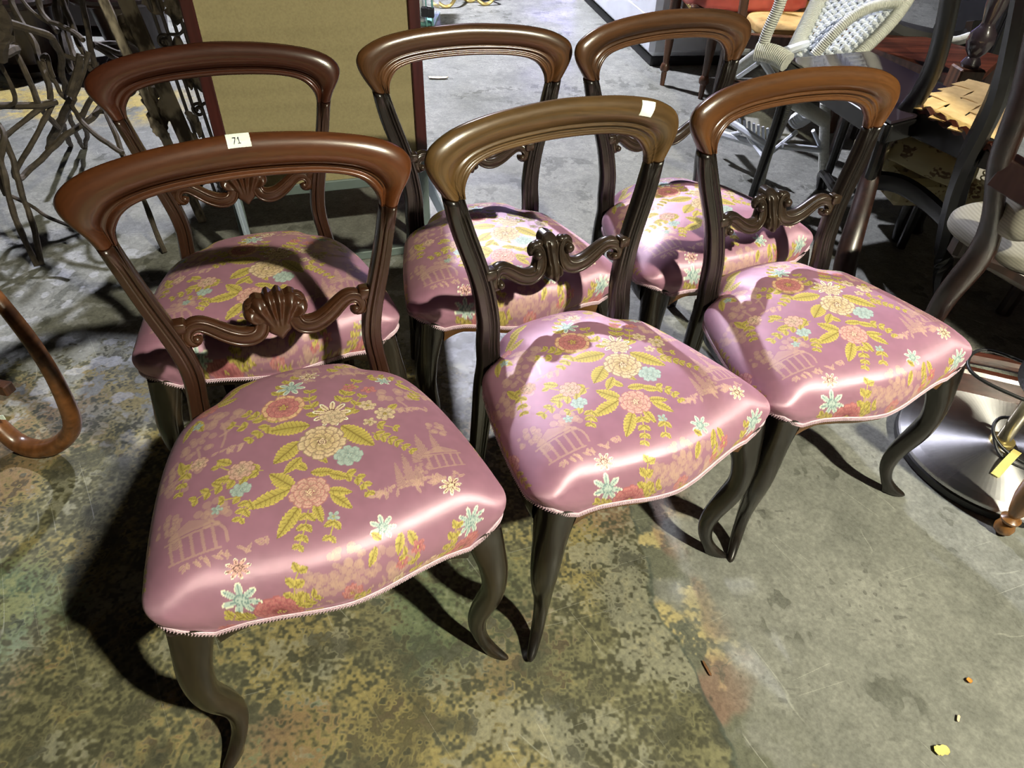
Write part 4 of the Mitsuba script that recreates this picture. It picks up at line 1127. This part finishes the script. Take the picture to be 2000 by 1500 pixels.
# white leather sofa
t = thing('sofa', 'white leather sofa with a black plinth at the top of the aisle', 'sofa')
S0, S1 = at(1265, 131, z=0), at(1135, 0, z=0)
ud = S1 - S0; sl = np.linalg.norm(ud); ud /= sl; vd = V(ud[1], -ud[0], 0)
rz = math.atan2(ud[1], ud[0])
def loc(a, b, c): return S0 + ud * a + vd * b + zc * c
obj('plinth', beam(loc(.02, .45, .028), loc(sl + .3, .45, .028), .86, .056, .004), 'matt_black', t)
obj('body', beam(loc(0, .45, .17), loc(sl + .3, .45, .17), .90, .23, .03), 'white_leather', t)
obj('arm', beam(loc(.0, .08, .35), loc(sl + .3, .08, .35), .15, .58, .035), 'white_leather', t)
obj('front_arm', beam(loc(.07, .10, .36), loc(.07, .90, .36), .15, .60, .035, side=zc), 'white_leather', t)
obj('seat_cushion', pad(loc(.62, .50, .36), .85, .62, .24, rz, 5, pucker=.05), 'white_leather', t); obj('seat_cushion', pad(loc(1.5, .50, .36), .85, .62, .24, rz, 5, pucker=.05), 'white_leather', t)

# red leather chair with turned legs
t = thing('leather_chair', 'red leather chair on dark turned legs in front of the white sofa', 'chair')
LEGP = [(.013, 0), (.016, .06), (.016, .075), (.026, .085), (.028, .10), (.024, .115), (.017, .125), (.026, .27), (.030, .33), (.024, .345), (.034, .36), (.034, .375), (.026, .39), (.030, .40), (.030, .47)]
F1, F2 = at(1293, 166, z=0), at(1362, 195, z=0) + V(.02, .02, 0)
c4 = [F1, F2 + V(.0, 0, 0), F1 + V(.46, .30, 0), F2 + V(.52, .26, 0)]
for F in c4: obj('leg', lathe(LEGP, 20, F), 'brown_wood', t)
cen = sum(c4) / 4; cen[2] = 0
obj('seat_rail', box(cen + V(-.30, -.27, .40), cen + V(.30, .27, .47), .01), 'brown_wood', t)
obj('seat', pad(cen + V(0, 0, .495), .66, .60, .13, 0, 4), 'red_leather', t)
for k in range(14):
    obj('stud', trimesh.creation.icosphere(1, .008).apply_translation(cen + V(-.302, -.25 + .5 * k / 13, .455)), 'brass', t)

# brown chair frame with a tan seat
mat('tan_cloth', mikit.proc(lambda p, n, uv: MIX(lin(150, 116, 62).tolist(), lin(206, 172, 108).tolist(), FBM(p.x * 24, p.y * 24, p.z * 24, 3))), rough=0.8)
t = thing('frame_chair', 'brown wooden chair with a tan hide seat behind the wicker chair', 'chair')
cc = at(1540, 62, z=.40)
q = [cc + V(-.30, -.20, 0), cc + V(.25, -.26, 0), cc + V(.32, .22, 0), cc + V(-.22, .26, 0)]
for i in range(4):
    obj('seat_rail', beam(q[i] + zc * .0, q[(i + 1) % 4] + zc * .0, .05, .06), 'brown_wood', t)
    obj('lower_rail', beam(q[i] - zc * .2, q[(i + 1) % 4] - zc * .2, .022, .03), 'brown_wood', t)
    obj('leg', beam(q[i] * V(1, 1, 0), q[i] + zc * (.02 if i < 1 else .02), .042, .042), 'brown_wood', t)
obj('seat', pad(cc + V(.02, 0, .03), .44, .38, .07, 0, 4), 'tan_cloth', t)
for P in (q[0], q[3]):
    obj('back_post', beam(P, P + V(-.04, .0, .5), .036, .036), 'brown_wood', t)
obj('cross_bar', beam(at(1520, 10, y=cc[1] + .3), at(1620, 8, y=cc[1] + .3), .03), 'honey_wood', t)

# ------------------------------------------------------------------ wicker chair
mat('wicker', mikit.proc(lambda p, n, uv: mi.Color3f(lin(206, 208, 198).tolist()) * (0.62 + 0.5 * SS(0.25, 0.6, N(uv.x * 260, uv.y * 3, 0.0)) + 0.15 * (FBM(p.x * 40, p.y * 40, p.z * 40, 2) - 0.5))), rough=0.6)
mat('white_cane', rgb(206, 212, 218), rough=0.45)
t = thing('wicker_chair', 'white wicker armchair wrapped in cord beside the glass topped table', 'armchair')


def wrapped(pts, r, n=10, step=.007, mat_='wicker'):
    """a pole wound with cord: the windings are real ridges"""
    P = curve(np.array(pts, float), 60); L = np.linalg.norm(np.diff(P, axis=0), axis=1).sum()
    m = int(L / step) * 4; C = curve(P, max(m, 12)); k = np.arange(len(C)) % 4
    rad = r * np.array([.88, 1.0, 1.03, 1.0])[k]
    obj('wrapped_pole', tube(C, rad, n), mat_, t, smooth=True)


FA, FB = at(1478, 388, z=0), at(1608, 338, z=0)
JA = at(1487, 100, y=FA[1] + .03); JB = at(1538, 122, y=FA[1] - .05)
wrapped([FA, at(1500, 300, y=FA[1] + .01), at(1545, 190, y=FA[1] + .04)], .019)
wrapped([JA, at(1440, 135, y=FA[1] + .3), at(1405, 175, y=FA[1] + .62)], .020)
wrapped([at(1535, -40, y=FA[1] + .02), at(1520, 15, y=FA[1] + .02), at(1500, 60, y=FA[1] + .02), JA], .021)
wrapped([JA + V(-.02, 0, .0), (JA + JB) / 2 + V(0, 0, .006), JB], .034)
wrapped([FB + V(0, 0, 0), at(1610, 270, y=FB[1]), at(1612, 200, y=FB[1])], .022)
wrapped([at(1530, 188, y=FA[1] + .1), at(1570, 210, y=FA[1] + .12), at(1610, 235, y=FA[1] + .18)], .028)
for a, b, r in (((at(1410, 262, y=3.1), at(1500, 288, y=2.9)), 0, .017), ((at(1430, 240, y=3.0), at(1500, 285, y=2.8)), 0, .015), ((at(1463, 268, y=2.95), at(1494, 310, y=2.72)), 0, .011), ((at(1402, 268, y=3.15), at(1450, 258, y=3.0)), 0, .010),
                ((at(1525, 285, y=2.75), at(1600, 292, y=2.98)), 0, .014), ((at(1540, 215, y=2.75), at(1515, 270, y=2.72)), 0, .018), ((at(1555, 258, y=2.85), at(1510, 295, y=2.72)), 0, .010), ((at(1588, 255, y=2.95), at(1600, 282, y=2.98)), 0, .009),
                ((JA + V(.01, 0, -.03), at(1510, 150, y=FA[1] + .05)), 0, .013), ((JA + V(0, 0, -.04), at(1442, 150, y=FA[1] + .25)), 0, .009), ((at(1535, 100, y=FA[1] + .2), at(1580, 85, y=FA[1] + .35)), 0, .018)):
    obj('cane', tube([a[0], a[1]], r, 8), 'white_cane', t)
for k in range(9):
    p = at(1436 + 9 * k, 228 + 3.2 * k, y=3.0 - .012 * k); q_ = at(1437 + 9 * k, 252 + 4.4 * k, y=3.0 - .012 * k)
    obj('spindle', tube([p, q_], .006, 6), 'white_cane', t)
for k in range(5):
    a = at(1540 + 4 * k, 232 - 3 * k, y=2.85); b = at(1580 + 3 * k, 236 - 5 * k, y=2.9); m_ = (a + b) / 2 - V(0, 0, .03)
    obj('seat_cane', tube([a, m_, b], .009, 6, smoothn=12), 'white_cane', t)
# woven back: two thick edges with rows of real strands between them
E0, E1, E2, E3 = at(1548, 108, y=3.0), at(1672, 110, y=2.86), at(1790, -30, y=3.0), at(1630, -60, y=3.25)
wrapped([E0 + V(-.0, 0, 0), (E0 + E3) / 2, E3], .034); wrapped([E1, at(1745, 38, y=2.92), E2], .024)
wrapped([at(1590, 108, y=2.93), at(1650, 45, y=2.93), at(1700, 15, y=2.95), at(1765, 4, y=2.95)], .021)
nn = np.cross(E3 - E0, E1 - E0); nn /= np.linalg.norm(nn)
for i in range(26):
    f = i / 25
    a = E0 + (E3 - E0) * f; b = E1 + (E2 - E1) * f
    L = np.linalg.norm(b - a); m_ = max(24, int(L / .036) * 6); q = np.arange(m_)
    C = a + (b - a) * np.linspace(0, 1, m_)[:, None] + nn * (.0085 * np.cos(q * np.pi / 3 + (i % 2) * np.pi))[:, None]
    obj('woven_strand', tube(C, .0078, 6), 'white_cane', t)
for i in range(12):
    f = (i + .5) / 12; a = E0 + (E1 - E0) * f; b = E3 + (E2 - E3) * f
    obj('upright_cane', tube([a, b], .006, 6), 'white_cane', t)

# ------------------------------------------------------------------ glass topped dark table
t = thing('side_table', 'dark side table with a reflecting glass top beside the wicker chair', 'table')
zt = JB[2] + .0
Q = [at(1540, 116, z=zt), at(1698, 102, z=zt), at(1905, 198, z=zt), at(1740, 240, z=zt)]
cq = sum(Q) / 4
obj('glass_top', M(np.vstack([np.array(Q) + zc * .004, np.array(Q) - zc * .004]), [[0, 3, 2, 1], [4, 5, 6, 7], [0, 1, 5, 4], [1, 2, 6, 5], [2, 3, 7, 6], [3, 0, 4, 7]]), 'gloss_black', t, smooth=False)
for i in range(4):
    obj('apron', beam(Q[i] * .985 + cq * .015 - zc * .035, Q[(i + 1) % 4] * .985 + cq * .015 - zc * .035, .02, .055), 'ebonised', t)
for P, F in ((Q[0] * .93 + cq * .07, at(1466, 393, z=0)), (Q[3] * .93 + cq * .07, at(1600, 372, z=0)), (Q[1] * .93 + cq * .07, None), (Q[2] * .93 + cq * .07, None)):
    F = P * V(1, 1, 0) if F is None else F
    obj('leg', tube([P - zc * .04, P * V(.97, .99, .55) + F * V(.03, .01, 0), F * V(.9, .98, 0) + P * V(.1, .02, .12), F + zc * .012], [.018, .018, .016, .016], 10, smoothn=24), 'ebonised', t)

# red table behind with dark stool legs on it
t = thing('mahogany_table', 'red mahogany table top behind the glass topped table', 'table')
Z2 = zt - .05
R4 = [at(1690, 88, z=Z2), at(1740, 55, z=Z2), at(1960, 110, z=Z2), at(1900, 165, z=Z2)]
obj('top', M(np.vstack([np.array(R4), np.array(R4) - zc * .03]), [[0, 3, 2, 1], [4, 5, 6, 7], [0, 1, 5, 4], [1, 2, 6, 5], [2, 3, 7, 6], [3, 0, 4, 7]]), 'red_brown', t, smooth=False)
for P in R4:
    cR = sum(R4) / 4; P2 = P * .9 + cR * .1
    obj('leg', beam(P2 * V(1, 1, 0), P2 - zc * .03, .04), 'mahogany_plain', t)
t = thing('dark_bench', 'dark wooden seat frame with a grey pad lying on the red table', 'bench')
yb = R4[1][1] - .1
PB = [at(1708, 36, y=yb), at(1745, 60, y=yb), at(1800, 78, y=yb), at(1870, 82, y=yb), at(1900, 70, y=yb)]
obj('curved_rail', tube(PB, [.030, .038, .044, .04, .04], 8, aspect=1.2, smoothn=30), 'ebonised', t)
obj('grey_pad', tube([at(1828, 74, y=yb - .03), at(1865, 76, y=yb - .03), at(1903, 64, y=yb - .03)], .012, 10, aspect=1.0, smoothn=16), 'pale_fabric', t)
obj('leg', beam(at(1905, 40, y=yb), at(1880, 135, y=yb - .05), .05), 'ebonised', t)
obj('tail_block', box(at(1715, 75, y=yb) - V(.02, .02, .02), at(1730, 70, y=yb) + V(.02, .02, .02), .01), 'pale_fabric', t)

# ------------------------------------------------------------------ ebonised chair with a webbing seat
t = thing('webbed_chair', 'black open chair frame with a tan woven webbing seat', 'chair')
pl1 = [at(1868, -60, y=1.98), at(1850, 30, y=2.02), at(1788, 195, y=2.14), at(1722, 270, y=2.19), at(1690, 372, y=2.22), at(1668, 488, z=.0)]
pl2 = [at(2006, -30, y=1.72), at(1952, 180, y=1.78), at(1900, 290, y=1.86), at(1858, 420, y=1.92), at(1842, 520, y=1.96), at(1835, 610, z=0)]
obj('post', tube(pl1, [.026, .026, .028, .030, .028, .02], 8, smoothn=40, square=False), 'ebonised', t)
obj('post', tube(pl2, [.026, .026, .028, .030, .028, .02], 8, smoothn=40), 'ebonised', t)
za = at(1780, 222, y=2.16)
A0, D0 = at(1772, 232, y=2.17), at(1925, 300, y=1.85)
obj('seat_rail', beam(A0, D0, .03, .075), 'ebonised', t)
obj('arched_rail', tube([at(1706, 352, y=2.2), at(1752, 358, y=2.15), at(1800, 385, y=2.08), at(1852, 432, y=1.94)], .016, 8, aspect=2.0, smoothn=24), 'ebonised', t)
zs = A0[2] + .045
WA, WB, WC, WD = at(1785, 206, z=zs), at(1888, 160, z=zs), at(2040, 200, z=zs), at(1938, 292, z=zs)
for p, q_ in ((WA, WB), (WB, WC), (WC, WD)):
    obj('seat_rail', beam(p - zc * .03, q_ - zc * .03, .03, .05), 'ebonised', t)
nw = 4
mat('webbing', mikit.proc(lambda p, n, uv: MIX(lin(176, 144, 88).tolist(), lin(214, 184, 126).tolist(), FBM(p.x * 50, p.y * 50, p.z * 50, 3))), rough=0.8)
for dirn in (0, 1):
    for i in range(nw):
        f = (i + .5) / nw + .03 * RNG.uniform(-1, 1)
        a, b = (WA + (WD - WA) * f, WB + (WC - WB) * f) if dirn == 0 else (WA + (WB - WA) * f, WD + (WC - WD) * f)
        n = 41; q = np.linspace(-.04, 1.04, n); C = a + (b - a) * q[:, None]
        C[:, 2] += .004 + .0022 * np.cos(np.pi * (np.clip(q, 0, 1) * nw - .5) + np.pi * (i + dirn))
        w = np.cross((b - a) / np.linalg.norm(b - a), zc); ww = np.linalg.norm(WD - WA if dirn == 0 else WB - WA) / nw * .36
        v = np.vstack([C + w * ww, C + w * ww + zc * .0025, C - w * ww + zc * .0025, C - w * ww])
        fcs = [(k * n + j, ((k + 1) % 4) * n + j, ((k + 1) % 4) * n + j + 1, k * n + j + 1) for k in range(4) for j in range(n - 1)]
        obj('webbing_strap', M(v, fcs), 'webbing', t, smooth=40)
    obj('cloth_fringe', tube([WA + (WD - WA) * u + zc * .002 + V(0, 0, .006 * math.sin(u * 40)) for u in np.linspace(-.02, 1.02, 30)], .012, 6), 'red_brown', t) if dirn == 0 else None
t2 = thing('turned_stool', 'black turned baluster leg on a square block behind the webbing seat', 'stool')
bb = at(1925, 150, z=zs - .02) + V(0, .12, 0)
obj('block', box(bb + V(-.045, -.045, -.10), bb + V(.045, .045, .0), .006), 'brown_wood', t2)
obj('baluster', lathe([(0, 0), (.030, 0), (.034, .012), (.026, .028), (.020, .035), (.036, .055), (.046, .085), (.042, .115), (.026, .135), (.022, .15), (.034, .20), (.036, .32), (.03, .40), (0, .40)], 28, bb), 'gloss_black', t2)

# ------------------------------------------------------------------ floral chair between its posts
def floral(p, n, uv):
    a = FBM(p.x * 26, p.y * 26 + 3, p.z * 26, 3)
    fl_ = SS(0.56, 0.62, a) * SS(0.45, 0.55, N(p.x * 120, p.y * 120, p.z * 120) * 0.4 + 0.6 * N(p.x * 18, p.y * 18, p.z * 18))
    return MIX(lin(178, 168, 132).tolist(), lin(104, 84, 62).tolist(), fl_)
mat('floral_cloth', mikit.proc(floral), rough=0.85)
mat('cream_braid', rgb(190, 182, 142), rough=0.8)
t = thing('floral_chair', 'low chair in cream floral cloth with looped braid seen through the black frame', 'chair')
r0, r1 = at(1742, 282, y=2.34), at(1902, 352, y=2.16)
obj('bolster', tube([r0 + (r1 - r0) * s for s in (0, .02, .08, .5, .92, .98, 1)], [.012, .034, .046, .050, .046, .034, .012], 16, smoothn=40), 'floral_cloth', t)
obj('back_panel', M([at(1738, 312, y=2.36), at(1894, 372, y=2.19), at(1866, 412, y=2.17), at(1726, 350, y=2.34), at(1738, 312, y=2.40), at(1894, 372, y=2.23), at(1866, 412, y=2.21), at(1726, 350, y=2.38)],
                    [[0, 3, 2, 1], [4, 5, 6, 7], [0, 1, 5, 4], [1, 2, 6, 5], [2, 3, 7, 6], [3, 0, 4, 7]]), 'floral_cloth', t, smooth=False)
loop = []
nl = 22
for i in range(nl * 10):
    f = i / (nl * 10 - 1); c = r0 + (r1 - r0) * f + V(0, -.012, .048); a = f * nl * 2 * np.pi
    loop.append(c + (r1 - r0) / np.linalg.norm(r1 - r0) * .008 * math.cos(a) + zc * (.011 + .011 * math.sin(a)))
obj('looped_braid', tube(loop, .0024, 5), 'cream_braid', t)
loop = [r1 + V(.004, -.01, .0) + V(.006 * math.cos(a), -.02 + .008 * math.sin(a), .045 - .10 * a / 38) for a in np.linspace(0, 38, 70)]
obj('looped_braid', tube(loop, .0024, 5), 'cream_braid', t)
obj('side_wing', pad(at(1712, 305, y=2.32), .04, .10, .13, 0, 3), 'floral_cloth', t)
for px, py in ((1790, 455), (1752, 470)):
    F = at(px, py, z=0); obj('leg', tube([F + zc * .006, F + V(-.012, 0, .05), F + V(-.004, .01, .14), F + V(.02, .03, .25)], [.022, .018, .024, .03], 10, smoothn=20), 'ebonised', t)
obj('seat', box(V(1.30, 2.22, .20), V(1.82, 2.66, .30), .02), 'floral_cloth', t)

# ------------------------------------------------------------------ mahogany chair at the right edge with cream ribbed seat
mat('cream_rib', mikit.proc(lambda p, n, uv: mi.Color3f(lin(140, 137, 126).tolist()) * (0.78 + 0.18 * SS(-0.6, 0.6, dr.sin((p.x * 0.5 + p.z) * 900)))), rough=0.85)
t = thing('ribbed_chair', 'dark mahogany chair with curved frame and cream ribbed seat at the right edge', 'chair')
yq = 1.72
obj('curved_frame', tube([at(1722, 262, y=2.12), at(1700, 345, y=2.06), at(1672, 440, y=1.95), at(1648, 535, y=1.86), at(1652, 610, y=1.79), at(1694, 664, y=1.72), at(1756, 690, y=1.66), at(1812, 690, y=1.62)], [.024, .028, .032, .036, .034, .026, .022, .022], 12, aspect=.7, smoothn=50), 'mahogany_plain', t)
obj('curved_frame', tube([at(2030, 60, y=1.42), at(1985, 230, y=1.46), at(1950, 330, y=1.5), at(1938, 430, y=1.52), at(1912, 500, y=1.54), at(1855, 570, y=1.56), at(1815, 640, y=1.58), at(1785, 720, y=1.58)], [.026, .026, .026, .028, .032, .030, .026, .024], 12, aspect=.7, smoothn=50), 'mahogany_plain', t)
obj('seat_rail', tube([at(1925, 505, y=1.56), at(1970, 520, y=1.54), at(2040, 560, y=1.5)], [.03, .045, .045], 10, aspect=.7, smoothn=16), 'mahogany_plain', t)
obj('seat', pad(at(1955, 455, y=1.66) + V(.10, .0, 0), .42, .34, .085, .3, 3.2), 'cream_rib', t)
obj('back_pad', pad(at(2010, 415, y=1.50), .13, .10, .13, .2, 3), 'cream_rib', t)
obj('corner_block', box(at(1880, 475, y=1.66) - V(.02, .02, .04), at(1895, 465, y=1.66) + V(.02, .03, .02), .01), 'mahogany_plain', t)
F = at(1958, 612, z=0); obj('leg', tube([F, F + V(.03, .02, .2)], .022, 10), 'mahogany_plain', t)
obj('back_rail', beam(at(1955, 330, y=1.5), at(2040, 380, y=1.42), .05, .07), 'mahogany_plain', t)

# ------------------------------------------------------------------ steel lamp base at the right
mat('brushed_steel', mikit.proc(lambda p, n, uv: mi.Color3f(lin(168, 168, 172).tolist()) * (0.9 + 0.2 * N(uv.x * 300, uv.y * 4, 0))), rough=0.34, metallic=0.75)
mat('nickel', rgb(176, 168, 146), rough=0.22, metallic=0.9)
mat('tape', rgb(196, 184, 112), rough=0.35)
LC = V(1.235, 1.215, 0); RB = .232
t = thing('lamp_base', 'round brushed steel lamp base with pole and black cable at the right edge', 'lamp')
obj('rubber_rim', lathe([(0, .0), (RB - .012, 0), (RB, .004), (RB, .020), (RB - .004, .024), (0, .024)], 64, LC), 'black_rubber', t)
pf_ = np.array([(RB - .004, .024), (RB - .003, .033), (RB - .006, .0355), (RB - .024, .043), (RB - .026, .0435), (RB - .06, .0465), (.14, .049), (.09, .0515), (.045, .0535), (.012, .0545)]); na = 121
th_ = np.linspace(0, 2 * np.pi, na)
v = np.stack([LC[0] + pf_[:, :1] * np.cos(th_), LC[1] + pf_[:, :1] * np.sin(th_), np.repeat(pf_[:, 1:], na, 1)], -1).reshape(-1, 3)
uvd = np.stack([np.repeat(th_[None], len(pf_), 0), np.repeat(pf_[:, :1], na, 1)], -1).reshape(-1, 2)
md = trimesh.Trimesh(v, tri(grid_faces(len(pf_), na))[:, ::-1], process=False)
if md.face_normals[len(md.faces) // 2][2] < 0: md.invert()
scene['brushed_disc'] = {'type': 'twosided', 'bsdf': {'type': 'roughconductor', 'material': 'none', 'specular_reflectance': {'type': 'rgb', 'value': [.66, .66, .68]}, 'distribution': 'ggx', 'alpha_u': .10, 'alpha_v': .42}}
obj('steel_disc', md, 'brushed_disc', t, smooth=True, uv=uvd)
obj('collar', lathe([(0, .05), (.028, .05), (.028, .064), (.022, .068), (0, .068)], 32, LC), 'brass', t)
obj('pole', lathe([(0, .06), (.0165, .06), (.0165, 1.35), (0, 1.35)], 24, LC), 'nickel', t)
obj('black_knob', lathe([(0, -.03), (.05, -.03), (.062, -.02), (.064, 0), (.058, .02), (.035, .028), (.0, .028)], 36, LC + V(.0, -.01, .28), axis=V(-.25, -.75, .45)), 'black_rubber', t)
P = [LC + V(.05, -.10, .055), LC + V(-.01, -.045, .062), LC + V(-.038, .0, .09), LC + V(-.01, .03, .11), LC + V(.03, 0, .13), LC + V(.035, -.02, .18), LC + V(.0, -.06, .22), LC + V(-.09, -.02, .235), LC + V(-.14, .06, .24), LC + V(-.08, .12, .25), LC + V(.02, .04, .26), LC + V(.03, 0, .30)]
obj('cable', tube(P, .0042, 8, smoothn=110), 'black_rubber', t)
obj('cable', tube([LC + V(-.036, -.005, .085), LC + V(-.03, -.05, .058), LC + V(.03, -.10, .050), LC + V(.10, -.13, .045), LC + V(.2, -.12, .03), LC + V(.35, -.05, .006)], .0042, 8, smoothn=60), 'black_rubber', t)
a, b = LC + V(.02, -.035, .056), LC + V(-.075, -.115, .0500)
tp = [a + (b - a) * s + zc * (.003 + .010 * math.sin(s * 3.1)) for s in np.linspace(0, 1, 14)]
wv = np.cross((b - a) / np.linalg.norm(b - a), zc) * .0095
v = np.vstack([np.array(tp) + wv, np.array(tp) + wv + zc * .0008, np.array(tp) - wv + zc * .0008, np.array(tp) - wv])
obj('tape_strip', M(v, [(k * 14 + j, ((k + 1) % 4) * 14 + j, ((k + 1) % 4) * 14 + j + 1, k * 14 + j + 1) for k in range(4) for j in range(13)]), 'tape', t, smooth=40)

t = thing('furniture_plinth', 'low red brown curved plinth behind the lamp base', 'plinth')
a, b = at(1862, 765, z=.10), at(2060, 862, z=.06)
obj('plinth_board', beam(V(1.16, 1.47, .055), V(1.62, 1.30, .055), .035, .11, .008), 'red_brown', t)
obj('plinth_top', tube([V(1.14, 1.50, .122), V(1.3, 1.45, .128), V(1.62, 1.33, .122)], .018, 10, smoothn=20), 'red_brown', t)

t = thing('turned_table', 'honey coloured turned furniture leg with a ball foot at the right edge', 'table')
TF = at(1958, 1046, z=0) + V(.0, .01, 0)
obj('ball_foot', lathe([(0, 0), (.010, .001), (.019, .010), (.021, .021), (.017, .033), (.010, .040), (0, .040)], 28, TF), 'honey_wood', t)
obj('ring', lathe([(0, .038), (.010, .038), (.020, .044), (.021, .050), (.013, .056), (.010, .062), (0, .062)], 28, TF), 'honey_wood', t)
obj('shaft', lathe([(0, .058), (.011, .058), (.017, .075), (.026, .12), (.030, .20), (.028, .34), (.018, .36), (.03, .38), (.03, .46), (0, .46)], 28, TF), 'honey_wood', t)

# ------------------------------------------------------------------ bent wood scroll leg at the left edge
t = thing('scroll_chair', 'bent wood chair of which only a scrolled foot shows at the left edge', 'chair')
SC = [(-60, 520, 1.20), (0, 592, 1.17), (60, 668, 1.14), (108, 742, 1.12), (136, 800, 1.11), (146, 838, 1.105), (128, 868, 1.10), (84, 884, 1.10), (40, 872, 1.11), (0, 838, 1.12), (-50, 790, 1.14), (-90, 700, 1.16)]
P = np.array([at(a, b, y=y) for a, b, y in SC])
P[:, 2] += .018 - P[:, 2].min()
obj('scroll', tube(P, [.013, .013, .014, .015, .017, .019, .020, .020, .019, .018, .017, .016], 14, aspect=1.25, up=(0, 1, 0), smoothn=80), 'bent_wood', t)
obj('stretcher', beam(at(-40, 748, y=1.28), at(20, 760, y=1.26), .03), 'brown_wood', t)
obj('paper_scrap', box(at(4, 815, y=1.095) - V(.007, .001, .008), at(4, 815, y=1.095) + V(.006, .0015, .007), .001), 'cream_paper', t, label='scrap of white paper')

# ------------------------------------------------------------------ litter on the floor
mat('dry_leaf', rgb(206, 190, 160), rough=0.8); mat('yellow_leaf', rgb(214, 200, 120), rough=0.7); mat('orange_chip', rgb(206, 140, 60), rough=0.7); mat('brown_twig', rgb(104, 72, 42), rough=0.8)
def litter(name, label, c_, px, py, L, W, ang, m, seed=0, lift=.003, curl=.25):
    c = at(px, py, z=0); g = np.random.default_rng(seed); n = 14
    s = np.linspace(-1, 1, n); w = W / 2 * np.sqrt(np.clip(1 - s ** 4, 0, 1)) * (1 + .3 * (g.random(n) - .5)) + .0004
    ca, sa = math.cos(ang), math.sin(ang)
    X, Y = s * L / 2, w
    z0 = lift + curl * W * (s ** 2) * .5
    top = []
    for sg in (1, 0, -1):
        top.append(np.stack([c[0] + X * ca - sg * Y * sa, c[1] + X * sa + sg * Y * ca, z0 + (.001 if sg else .0012) + abs(sg) * curl * W * .4], 1))
    v = np.vstack(top + [q - [0, 0, .001] for q in top])
    f = []
    for k in (0, 1):
        for j in range(n - 1):
            f.append((k * n + j, k * n + j + 1, (k + 1) * n + j + 1, (k + 1) * n + j)); f.append(((k + 3) * n + j, (k + 4) * n + j, (k + 4) * n + j + 1, (k + 3) * n + j + 1))
    obj(name, M(v, f), m, smooth=50, label=label, cat_=c_)
litter('dry_leaf', 'pale dry curled leaf lying on the floor of the aisle', 'leaf', 856, 154, .115, .035, .1, 'dry_leaf', 1)
litter('yellow_leaf', 'small yellow leaf on the floor at the lower right corner', 'leaf', 1837, 1467, .028, .016, .15, 'yellow_leaf', 2, curl=.15)
litter('orange_chip', 'tiny orange chip on the floor near the right edge', 'litter', 1891, 1331, .010, .009, .6, 'orange_chip', 3)
litter('bark_sliver', 'thin brown sliver of bark on the crumbled edge of the floor coating', 'twig', 1380, 1307, .032, .004, 1.9, 'brown_twig', 4)
litter('pale_chip', 'pale chip on the floor in the middle of the aisle', 'litter', 1410, 60, .05, .02, .3, 'dry_leaf', 6) if False else None
litter('bark_sliver', 'short pale sliver on the floor by the right edge', 'twig', 1870, 1405, .014, .004, 1.0, 'dry_leaf', 5)

# ------------------------------------------------------------------ a tall dark wardrobe out of frame at the right that shades the stacked furniture
t = thing('wardrobe', 'tall dark wardrobe out of frame at the right', 'wardrobe')
obj('carcass', box((1.72, .80, .06), (2.36, 1.36, 1.50), .01), 'brown_wood', t)
for xd in (1.72, 2.04):
    obj('door', box((xd + .01, .776, .10), (xd + .31, .80, 1.45), .006), 'brown_wood', t)
obj('cornice', box((1.68, .76, 1.50), (2.40, 1.40, 1.56), .02), 'brown_wood', t)
t = thing('storage_cabinet', 'dark storage cabinet hidden behind the beige screen', 'cabinet')
obj('carcass', box((-1.20, 2.78, .05), (-.52, 3.15, 1.25), .008), 'brown_wood', t)
for xd in (-1.20, -.86):
    obj('door', box((xd + .01, 2.762, .08), (xd + .33, 2.78, 1.22), .005), 'brown_wood', t)

t = thing('dark_cupboard', 'big black cupboard in the dark behind the stacked chairs at the upper right', 'cupboard')
obj('carcass', box((2.35, 3.75, .05), (4.2, 4.35, 1.35), .01), 'ebonised', t)
for xd in (2.35, 2.97, 3.59):
    obj('door', box((xd + .01, 3.73, .10), (xd + .60, 3.75, 1.30), .006), 'ebonised', t)
obj('plinth', box((2.38, 3.78, 0), (4.17, 4.32, .06), .004), 'matt_black', t)
